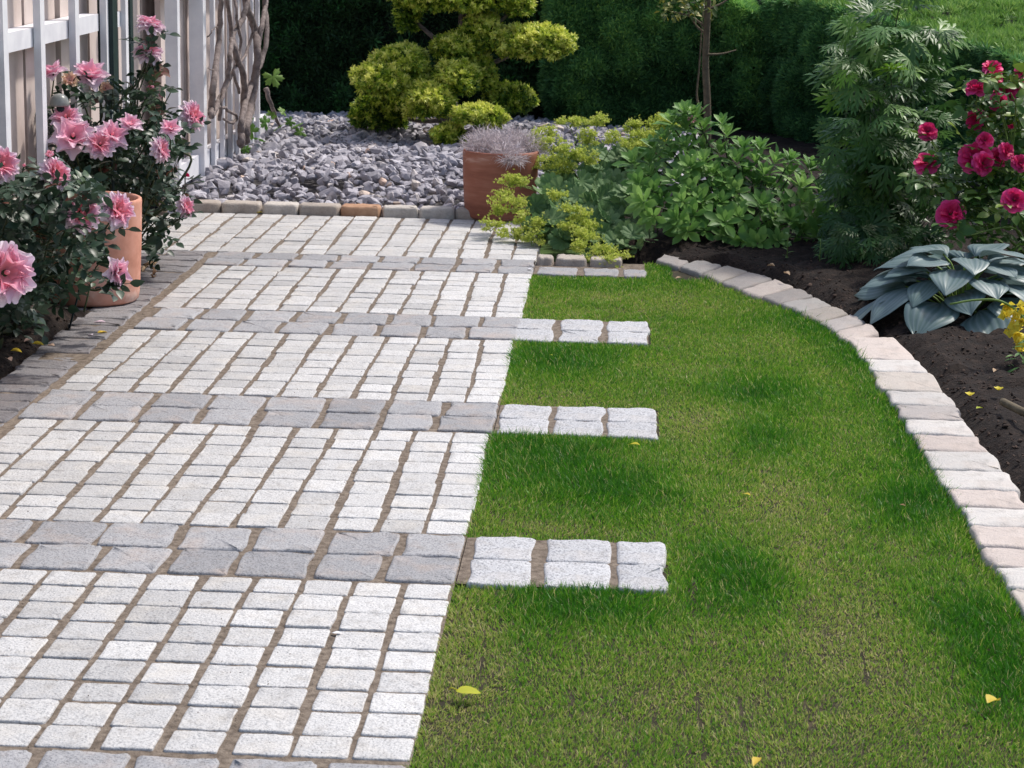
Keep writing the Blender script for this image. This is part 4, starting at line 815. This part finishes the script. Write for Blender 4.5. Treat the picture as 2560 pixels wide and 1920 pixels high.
# ------------------------------------------------------------------ lady's mantle plants with lime flowers
def mantle(label, base, leafpoly, nl, Y0, Y1, clusters, lsz=(.04, .065)):
    t = thing('lady_mantle', label, 'plant', tuple(base)); fol = Batch(); st = Batch(); base = np.array(base)
    for x, y in poly_sample(leafpoly, nl):
        ys = np.array(leafpoly)[:, 1]; u = (y-ys.min())/(ys.max()-ys.min()); Y = Y1+(Y0-Y1)*u+rng.uniform(-.08, .08); p = atY(x, y, Y)
        if p[2] < .02: p[2] = rng.uniform(.02, .08)
        n = nrm(toward(p, .55)+rng.normal(size=3)*.3); d = nrm(np.array([rng.normal(), rng.normal()*.4, rng.normal()*.5])); s_ = rng.uniform(*lsz)
        fol.add(PALM_A, frames(p[None], d[None], n[None], [s_]), rng.uniform(.15, .95)); q = catmull([base+np.array([rng.normal()*.03, rng.normal()*.03, 0]), (base+p)/2+np.array([0, 0, .04]), p], 4); st.add(tube(q, .0018, 4), I4)
    fl = Batch(); fl_t = merge([(leaf(1, .55, 2, .1, 0), rotm('Z', a*1.57) @ rotm('X', .5), .05*(a % 2)) for a in range(4)])
    for px, py, Y, rx, ry, n in clusters:
        c = atY(px, py, Y); a = px2m(rx, c); e = px2m(ry, c); q = catmull([base, (base+c)/2+np.array([0, -.01, .05]), c], 5); st.add(tube(q, .002, 4), I4)
        ns = max(int(n/10), 4)
        for _ in range(ns):
            w = c+np.array([rng.uniform(-1, 1)*a, rng.uniform(-1, 1)*a*.5, rng.uniform(-1, 1)*e])*.85; m_ = 40; q = catmull([c-np.array([0, 0, e*.9]), (c+w)/2-np.array([0, 0, e*.2]), w], 3); st.add(tube(q, .0011, 4), I4)
            u = rng.normal(size=(m_, 3))*np.array([.012, .012, .012]); u[:, 2] = np.abs(u[:, 2]); fl.add(fl_t, frames(w+u, nrm(rng.normal(size=(m_, 3))+np.array([0, 0, .8])), rng.normal(size=(m_, 3)), rng.uniform(.006, .010, m_)), np.clip(rng.normal(.55, .25, m_), 0, 1))
    obj('foliage', fol, M_ALCH, t); obj('stem', st, M_STEM, t); obj('flower_cluster', fl, M_LIME, t)
mantle('lime flowered leafy plant spilling onto the paving beside the brown pot', at(1250, 500), [(1180, 400), (1260, 380), (1330, 420), (1400, 480), (1420, 560), (1340, 570), (1240, 520), (1160, 520), (1150, 450)], 110, 5.2, 5.85,
    [(1100, 395, 5.75, 22, 14, 60), (1125, 398, 5.75, 18, 12, 45), (1085, 425, 5.7, 20, 16, 60), (1110, 445, 5.6, 30, 18, 90), (1075, 455, 5.6, 18, 14, 50), (1060, 490, 5.5, 22, 12, 50), (1110, 505, 5.45, 32, 14, 90), (1150, 520, 5.35, 26, 14, 70), (1160, 490, 5.4, 22, 14, 55),
     (1245, 465, 5.35, 34, 16, 110), (1230, 495, 5.3, 26, 14, 70), (1275, 485, 5.3, 22, 14, 60), (1265, 510, 5.2, 30, 14, 80), (1290, 550, 5.05, 30, 16, 110), (1310, 572, 4.95, 28, 12, 90), (1335, 555, 5.02, 20, 12, 60), (1255, 538, 5.08, 20, 10, 50), (1330, 300, 5.9, 24, 14, 60), (1205, 425, 5.5, 22, 12, 50), (1130, 475, 5.5, 20, 12, 50)])
mantle('lime flowered leafy plant directly right of the dried plant pot', at(1270, 440), [(1180, 350), (1240, 320), (1330, 320), (1400, 380), (1400, 450), (1300, 440), (1200, 430)], 90, 5.85, 6.5,
    [(1230, 268, 6.5, 26, 12, 70), (1262, 265, 6.5, 26, 12, 70), (1290, 262, 6.4, 22, 14, 60), (1180, 290, 6.4, 22, 14, 60), (1195, 320, 6.2, 30, 18, 100), (1230, 330, 6.1, 32, 18, 110), (1270, 300, 6.3, 28, 18, 90), (1180, 355, 6.1, 28, 16, 90), (1215, 365, 6.1, 28, 16, 80), (1265, 345, 6.2, 26, 16, 70), (1165, 320, 6.2, 18, 14, 50), (1150, 300, 6.25, 14, 12, 30)])
mantle('mound of lime flowers rising behind the rosette shrub', at(1400, 400), [(1340, 320), (1430, 300), (1450, 340), (1360, 380)], 30, 6.1, 6.5,
    [(1360, 275, 6.3, 24, 14, 60), (1390, 280, 6.3, 28, 16, 100), (1420, 272, 6.3, 28, 14, 100), (1375, 305, 6.2, 28, 16, 100), (1410, 300, 6.2, 30, 16, 100), (1445, 280, 6.3, 22, 12, 60), (1385, 330, 6.15, 22, 14, 60)])
# ------------------------------------------------------------------ tall cut-leaved plant
ct = thing('cut_leaf_plant', 'tall plant with drooping finely cut leaves between the shrub and the red roses', 'plant', tuple(at(1900, 560))); cbase = at(1900, 570)
lob = merge([(leaf(1, .17, 4, .1, .35, .5), np.eye(4), 0)]+[(leaf(.42, .11, 2, .1, .3, .5), np.array(Matrix.Translation((0, y, -.35*y*y))) @ rotm('Z', a), 0) for y, a in ((.28, .6), (.4, -.6), (.52, .55), (.62, -.55))])
cutl = merge([(lob, rotm('Z', a) @ np.diag([s_, s_, s_, 1]), 0) for a, s_ in ((0, 1), (.62, .9), (-.62, .9), (1.3, .68), (-1.3, .68))])
fol = Batch(); st = Batch()
for sx, (tx, ty, Yt) in enumerate([(1870, -60, 5.6), (1960, -80, 5.5), (1840, 120, 5.3), (2010, 60, 5.4), (1920, 60, 5.3), (1990, 250, 5.2), (1880, 250, 5.1)]):
    top = atY(tx, ty, Yt); q = catmull([cbase+np.array([rng.normal()*.06, rng.normal()*.06+.1, 0]), cbase*.6+top*.4+np.array([rng.normal()*.04, .1, 0]), top], 8); st.add(tube(q, np.linspace(.006, .002, len(q)), 6), I4)
    for j in range(2, len(q), 1):
        for _ in range(2):
            a = rng.uniform(0, 6.28); d = np.array([math.cos(a), math.sin(a)*.9-.25, rng.uniform(-.35, .25)]); pos = q[j]+nrm(d)*rng.uniform(.02, .08)
            fol.add(cutl, frames(pos[None], d[None], np.array([[0, -.35, 1.]])+rng.normal(size=(1, 3))*.25, [rng.uniform(.09, .16)]), rng.uniform(.1, .9))
N = 90; reg = [(1800, 300), (1900, 260), (2060, 300), (2070, 480), (2000, 560), (1850, 570), (1790, 500)]
pp = np.array([atY(x, y, rng.uniform(4.95, 5.4)) for x, y in poly_sample(reg, N)]); d = rng.normal(size=(N, 3)); d[:, 1] -= .6; d[:, 2] -= .5
fol.add(cutl, frames(pp, d, np.tile([0, -.5, .8], (N, 1))+rng.normal(size=(N, 3))*.25, rng.uniform(.09, .14, N)), rng.uniform(0, .45, N))
N = 60; reg = [(1770, 470), (1880, 440), (1990, 520), (1960, 590), (1850, 600), (1780, 560)]
pp = np.array([atY(x, y, rng.uniform(4.85, 5.2)) for x, y in poly_sample(reg, N)]); d = rng.normal(size=(N, 3)); d[:, 1] -= .6; d[:, 2] -= .4
fol.add(cutl, frames(pp, d, np.tile([0, -.5, .8], (N, 1))+rng.normal(size=(N, 3))*.25, rng.uniform(.07, .11, N)), rng.uniform(0, .3, N))
reg = [(1790, 120), (1830, 30), (1900, 0), (2030, 60), (2060, 200), (2040, 300), (1800, 300)]
N = 60; pp = np.array([atY(x, y, rng.uniform(5.1, 5.5)) for x, y in poly_sample(reg, N)]); d = rng.normal(size=(N, 3)); d[:, 1] -= .4; d[:, 2] -= .4
fol.add(cutl, frames(pp, d, np.tile([0, -.5, .8], (N, 1))+rng.normal(size=(N, 3))*.25, rng.uniform(.09, .155, N)), rng.uniform(.2, 1, N))
obj('foliage', fol, M_CUT, ct); obj('stem', st, M_CANE, ct)
# ------------------------------------------------------------------ hosta
hb = at(2075, 690); ho = thing('hosta', 'blue grey hosta with broad pointed leaves in the right bed', 'plant', tuple(hb))
def hostaleaf(seed):
    r = random.Random(seed); V = []; w = []; n, m = 14, 22; bend = r.uniform(.35, .6)
    for i in range(n+1):
        t = i/n; q = t/.36 if t < .36 else (1-t)/.64; hw = .42*max(math.sin(min(q, 1)*math.pi/2)**.8, .03); 
        if t > .8: hw *= (1-(t-.8)*1.2)
        for j in range(m+1):
            u = -1+2*j/m; z = -bend*t*t+.20*abs(u)*hw*1.4-.25*hw*u*u+.011*math.cos(u*22)*(1-t)**.5+.022*math.sin(t*8+u*2+seed); V.append((u*hw, t*(1-.12*t*bend)+(-.06 if t == 0 else 0)*abs(u), z)); w.append(.20*math.cos(u*22)-.05+.25*max(0, abs(u)-.8))
    F = [(i*(m+1)+j, i*(m+1)+j+1, (i+1)*(m+1)+j+1, (i+1)*(m+1)+j) for i in range(n) for j in range(m)]
    return Tpl(V, F, w)
HL = [hostaleaf(i) for i in range(4)]
for k in range(40):
    a = k*2.39996; lv = k/40; r0 = .26-.20*lv; hgt = .06+.17*lv; rad = np.array([math.cos(a), math.sin(a), 0]); p = hb+rad*r0*.95+np.array([0, 0, hgt]); d = rad+np.array([0, 0, -.12+.65*lv]); L = rng.uniform(.185, .235)*(1-.25*lv)
    bb = Batch().add(HL[k % 4], frames(p[None], d[None], (np.array([0, 0, 1.])+rng.normal(size=3)*.18-rad*.2)[None], [L]), rng.normal(.5, .15)); lf_ = obj('leaf', bb, M_HOSTA, ho)
    q = catmull([hb+rad*.02, hb+rad*r0*.5+np.array([0, 0, hgt*.75]), p+nrm(d)*.01], 5); obj('leaf_stalk', Batch().add(tube(q, np.linspace(.005, .003, len(q)), 5), I4), M_STEM, lf_)
# ------------------------------------------------------------------ yellow flower at the right edge
yb = at(2200, 850); yf = thing('snapdragon', 'yellow flowered plant with an arching pale stem at the right edge of the bed', 'flower', tuple(yb))
q = catmull([yb, atY(2225, 760, 3.3), atY(2212, 690, 3.25), atY(2165, 652, 3.2), atY(2110, 648, 3.2), atY(2052, 657, 3.2)], 6); obj('stem', Batch().add(tube(q, np.linspace(.005, .003, len(q)), 6), I4), M_STEM, yf)
for px, py, s_ in [(2178, 660, 24), (2192, 675, 26), (2170, 685, 24), (2190, 700, 26), (2205, 665, 24), (2208, 695, 26), (2198, 720, 24), (2182, 715, 20), (2212, 735, 26), (2206, 750, 20), (2200, 740, 18)]:
    c = atY(px, py, 3.2+rng.uniform(-.03, .03)); r = px2m(s_, c)*.62
    fo = Batch()
    for k in range(9): u = nrm(rng.normal(size=3)+np.array([-.2, -.5, .1])); fo.add(leaf(1, .85, 3, .2, .5, .6), frames((c)[None], u[None], nrm(rng.normal(size=3)+np.array([0, -.5, .5]))[None], [r*1.25]), rng.uniform(.2, 1))
    obj('floret', fo, M_YELLOW, yf)
fo = Batch(); N = 190; pp = np.array([atY(x, y, rng.uniform(3.1, 3.4)) for x, y in poly_sample([(2160, 765), (2260, 700), (2260, 880), (2190, 870), (2155, 830)], N)]); d = rng.normal(size=(N, 3)); d[:, 2] += .3
fo.add(leaf(1, .22, 3, .1, .25), frames(pp, d, np.tile([0, -.4, 1.], (N, 1)), rng.uniform(.03, .05, N)), rng.uniform(.1, .7, N)); obj('foliage', fo, M_SEDUM, yf)

# ------------------------------------------------------------------ small things lying about
def flatleaf(name, label, cat, px, py, s_, m, v, z=.012, asp=.5, rz=None, fold=.18, stalk=False, group=None, bend=.2):
    p = at(px, py, z); L = px2m(s_, p)*1.0; rz = rng.uniform(0, 6.28) if rz is None else rz
    b = Batch().add(leaf(L, L*asp, 5, fold, bend, .45, .02), np.array(Matrix.Translation(p)) @ rotm('Z', rz) @ rotm('X', .12) @ np.array(Matrix.Translation((0, -L/2, 0))), v); 
    o = thing(name, label, cat, tuple(p), group); obj('blade', b, m, o)
    if stalk:
        dr = rotm('Z', rz)[:3, :3] @ np.array([0, -1, 0]); q = catmull([p+dr*L*.45, p+dr*L*.7+np.array([0, 0, .004]), p+dr*L*1.0+np.array([.01, 0, 0])], 4); obj('stalk', Batch().add(tube(q, .0012, 5), I4), m, o)
    return o
G1 = 'leaves fallen on the lawn and paving'
flatleaf('fallen_leaf', 'bright yellow green leaf with a stalk on the lawn near the paving', 'leaf', 1012, 1490, 54, M_YLEAF, .3, .016, .95, -1.45, .06, stalk=True, group=G1)
flatleaf('fallen_leaf', 'crumpled yellow leaf on the grass at the lower right', 'leaf', 2146, 1512, 42, M_YLEAF, .85, .018, .8, -.8, .35, group=G1)
flatleaf('fallen_leaf', 'narrow yellow curled leaf at the bottom edge of the lawn', 'leaf', 1634, 1642, 44, M_YLEAF, .95, .018, .45, 2.8, .3, group=G1)
flatleaf('fallen_leaf', 'small yellow leaf in the grass below the second nearest sett row', 'leaf', 1370, 958, 26, M_YLEAF, .6, .016, .6, 1.2, group=G1)
flatleaf('fallen_leaf', 'small yellow leaf in the middle of the lawn', 'leaf', 1612, 1066, 24, M_YLEAF, .75, .014, .5, .8, group=G1)
flatleaf('fallen_leaf', 'small pale brown leaf at the far end of the lawn', 'leaf', 1466, 599, 18, M_BROWNLEAF, .9, .014, .6, group=G1)
flatleaf('fallen_leaf', 'small red brown leaf on the lawn near the curved edging', 'leaf', 1948, 1090, 18, M_BROWNLEAF, .4, .014, .6, group=G1)
flatleaf('fallen_leaf', 'tiny lime leaf in the grass below the third nearest sett row', 'leaf', 1190, 766, 12, M_YLEAF, .1, .018, .5, group=G1)
flatleaf('fallen_leaf', 'small orange leaf on the dark border stones before the pink pot', 'leaf', 222, 716, 26, M_YLEAF, 1.0, .006, .6, group=G1)
flatleaf('fallen_leaf', 'small yellow leaf at the foot of the raised kerb', 'leaf', 560, 458, 15, M_YLEAF, .7, .006, .7, 1.4, group=G1)
flatleaf('fallen_leaf', 'small pale green seedling leaf on bare soil beside the edging', 'leaf', 2116, 880, 20, M_YLEAF, .05, .04, .6, group=G1)
G2 = 'petals fallen on the paving'
flatleaf('fallen_petal', 'white petal on the dark granite band in the foreground', 'petal', 727, 1365, 24, M_WHITE, .5, .004, .6, 1.4, .05, group=G2)
flatleaf('fallen_petal', 'white petal at the paving corner by the far lawn end', 'petal', 1143, 581, 12, M_WHITE, .5, .006, .8, 1.5, group=G2)
flatleaf('fallen_petal', 'pair of pink petals on the dark border before the pink pot', 'petal', 215, 693, 28, M_PINK, .2, .006, .4, 1.4, group=G2)
flatleaf('fallen_petal', 'pale petal beside the orange leaf on the dark border', 'petal', 196, 722, 14, M_PINK, .0, .006, .8, group=G2)
flatleaf('fallen_petal', 'large pale pink petal on the paving under the right rose stem', 'petal', 352, 497, 22, M_PINK, .0, .008, .8, 1.3, group=G2)
for px, py, s_, m, v, l_ in [(35, 757, 26, M_YLEAF, .9, 'yellow petal on the left soil by the edge of the photo'), (82, 742, 26, M_YLEAF, .8, 'yellow crumpled leaf on the left soil under the roses'), (60, 735, 20, M_CREAM, .5, 'cream petal on the left soil under the roses'), (110, 745, 18, M_CREAM, .3, 'pale petal on the left soil nearest the dark border'), (20, 775, 22, M_CREAM, .4, 'cream petal low on the left soil'), (100, 710, 14, M_PINK, 0, 'pink petal on the soil just below the rose leaves')]:
    flatleaf('fallen_petal', l_, 'petal', px, py, s_, m, v, .03, .7, None, .3, group='petals on the left soil')
for px, py, l_ in ((2095, 855, 'small pale yellow blossom lying on the soil beside the edging'), (2157, 843, 'small faded yellow blossom on the soil near the yellow flowered plant')):
    c = at(px, py, .05); o = thing('fallen_blossom', l_, 'flower', tuple(c)); b = Batch()
    for k in range(5): b.add(leaf(.017, .014, 3, .15, -.2, .6), np.array(Matrix.Translation(c)) @ rotm('Z', k*1.257) @ rotm('X', .35), .8)
    obj('petals', b, M_YELLOW, o); obj('centre', Batch().add(Tpl(IV1, IF1), trans(c[0], c[1], c[2]+.002, .003)), M_YELLOW, o)
# dried leaves beside the pot
for i in range(9):
    p = at(305+rng.uniform(0, 45), 560+rng.uniform(-2, 38), .01); flatleaf('fallen_leaf', 'curled dry brown leaf in the small heap right of the pink pot', 'leaf', 308+rng.uniform(0, 30), 565+rng.uniform(0, 30), rng.uniform(14, 24), M_BROWNLEAF, rng.uniform(0, 1), .01, .6, None, .5, group='dry leaves heaped beside the pink pot', bend=.6)
for px, py, l_ in ((1700, 590, 'orange leaf on the bed soil left of the hosta'), (1927, 562, 'small tan leaf on the soil below the cut leaved plant'), (2150, 800, 'small brown leaf under the hosta'), (1665, 573, 'tan leaf on the soil behind the edging')):
    flatleaf('fallen_leaf', l_, 'leaf', px, py, 18, M_BROWNLEAF, .95, .05, .7, None, .4, group='leaves on the right bed')
# stick in the bed
q = np.array([at(2166, 868, .05), at(2190, 880, .055), at(2225, 896, .06), at(2290, 915, .06)]); st_ = catmull(q, 4); o = thing('stick', 'dark broken stick lying on the soil at the right edge', 'stick', tuple(q[0])); obj('wood', Batch().add(tube(st_, .011, 8), I4), M_TRUNK, o)
q = catmull([atY(2062, 800, 3.3), atY(2110, 796, 3.3), atY(2170, 783, 3.32)], 4); o = thing('grass_stalk', 'thin green stalk lying across the soil below the hosta', 'stalk', tuple(q[0])); obj('stem', Batch().add(tube(q, .0022, 5), I4), M_STEM, o)
# stakes
q = [at(150, 708, .0), atY(168, 640, 3.42), atY(178, 590, 3.4)]; o = thing('plant_stake', 'thin dark stake standing in the soil before the pink pot', 'stake', tuple(q[0])); obj('rod', Batch().add(tube(catmull(q, 4), .0035, 6), I4), M_DGREEN, o)
p = atY(241, 242, 4.3); o = thing('plant_stake', 'dark green stake with a rounded tip among the pink roses', 'stake', (p[0], p[1], 0)); obj('rod', Batch().add(tube([(p[0], p[1], 0), (p[0], p[1], p[2]*.5), tuple(p)], .006, 8), I4), M_DGREEN, o); obj('tip', Batch().add(Tpl(IV, IF), trans(p[0], p[1], p[2], .009)), M_DGREEN, o)
# garden lamp
p = atY(128, 218, 4.22); s_ = px2m(22, p); o = thing('garden_lamp', 'small garden lamp with a grey domed shade among the pink roses', 'lamp', (p[0], p[1], 0))
obj('lamp_shade', Batch().add(lathe([(.001, s_*1.15), (s_*.45, s_*1.05), (s_*.8, s_*.75), (s_*.98, s_*.3), (s_, 0), (s_*.94, -.004), (s_*.9, 0), (s_*.7, s_*.6), (.001, s_*.9)], 32), trans(p[0], p[1], p[2]-s_*.4)), M_GLASS, o)
obj('lamp_body', Batch().add(lathe([(.001, 0), (s_*.38, 0), (s_*.42, -s_*.5), (s_*.30, -s_*.8), (.001, -s_*.82)], 20), trans(p[0]+.004, p[1], p[2]-s_*.4)), M_DGREEN, o)
obj('pole', Batch().add(tube([(p[0], p[1], 0), (p[0], p[1], p[2]*.5), (p[0], p[1], p[2]-s_)], .006, 8), I4), M_DGREEN, o)
# low seedlings in the bed
for px, py, l_ in ((1700, 560, 'small upright green seedling in the bed under the rosette shrub'), (1770, 575, 'thin seedling with drooping tip under the cut leaved plant')):
    c = at(px, py, .02); o = thing('seedling', l_, 'plant', tuple(c)); b = Batch(); top = c+np.array([0, 0, .10]); obj('stem', Batch().add(tube([tuple(c), tuple((c+top)/2), tuple(top)], .002, 5), I4), M_STEM, o)
    for k in range(9): a = k*2.4; b.add(leaf(.03, .012, 3), np.array(Matrix.Translation(c+np.array([0, 0, .012*k]))) @ rotm('Z', a) @ rotm('X', .5), .6)
    obj('foliage', b, M_SEDUM, o)
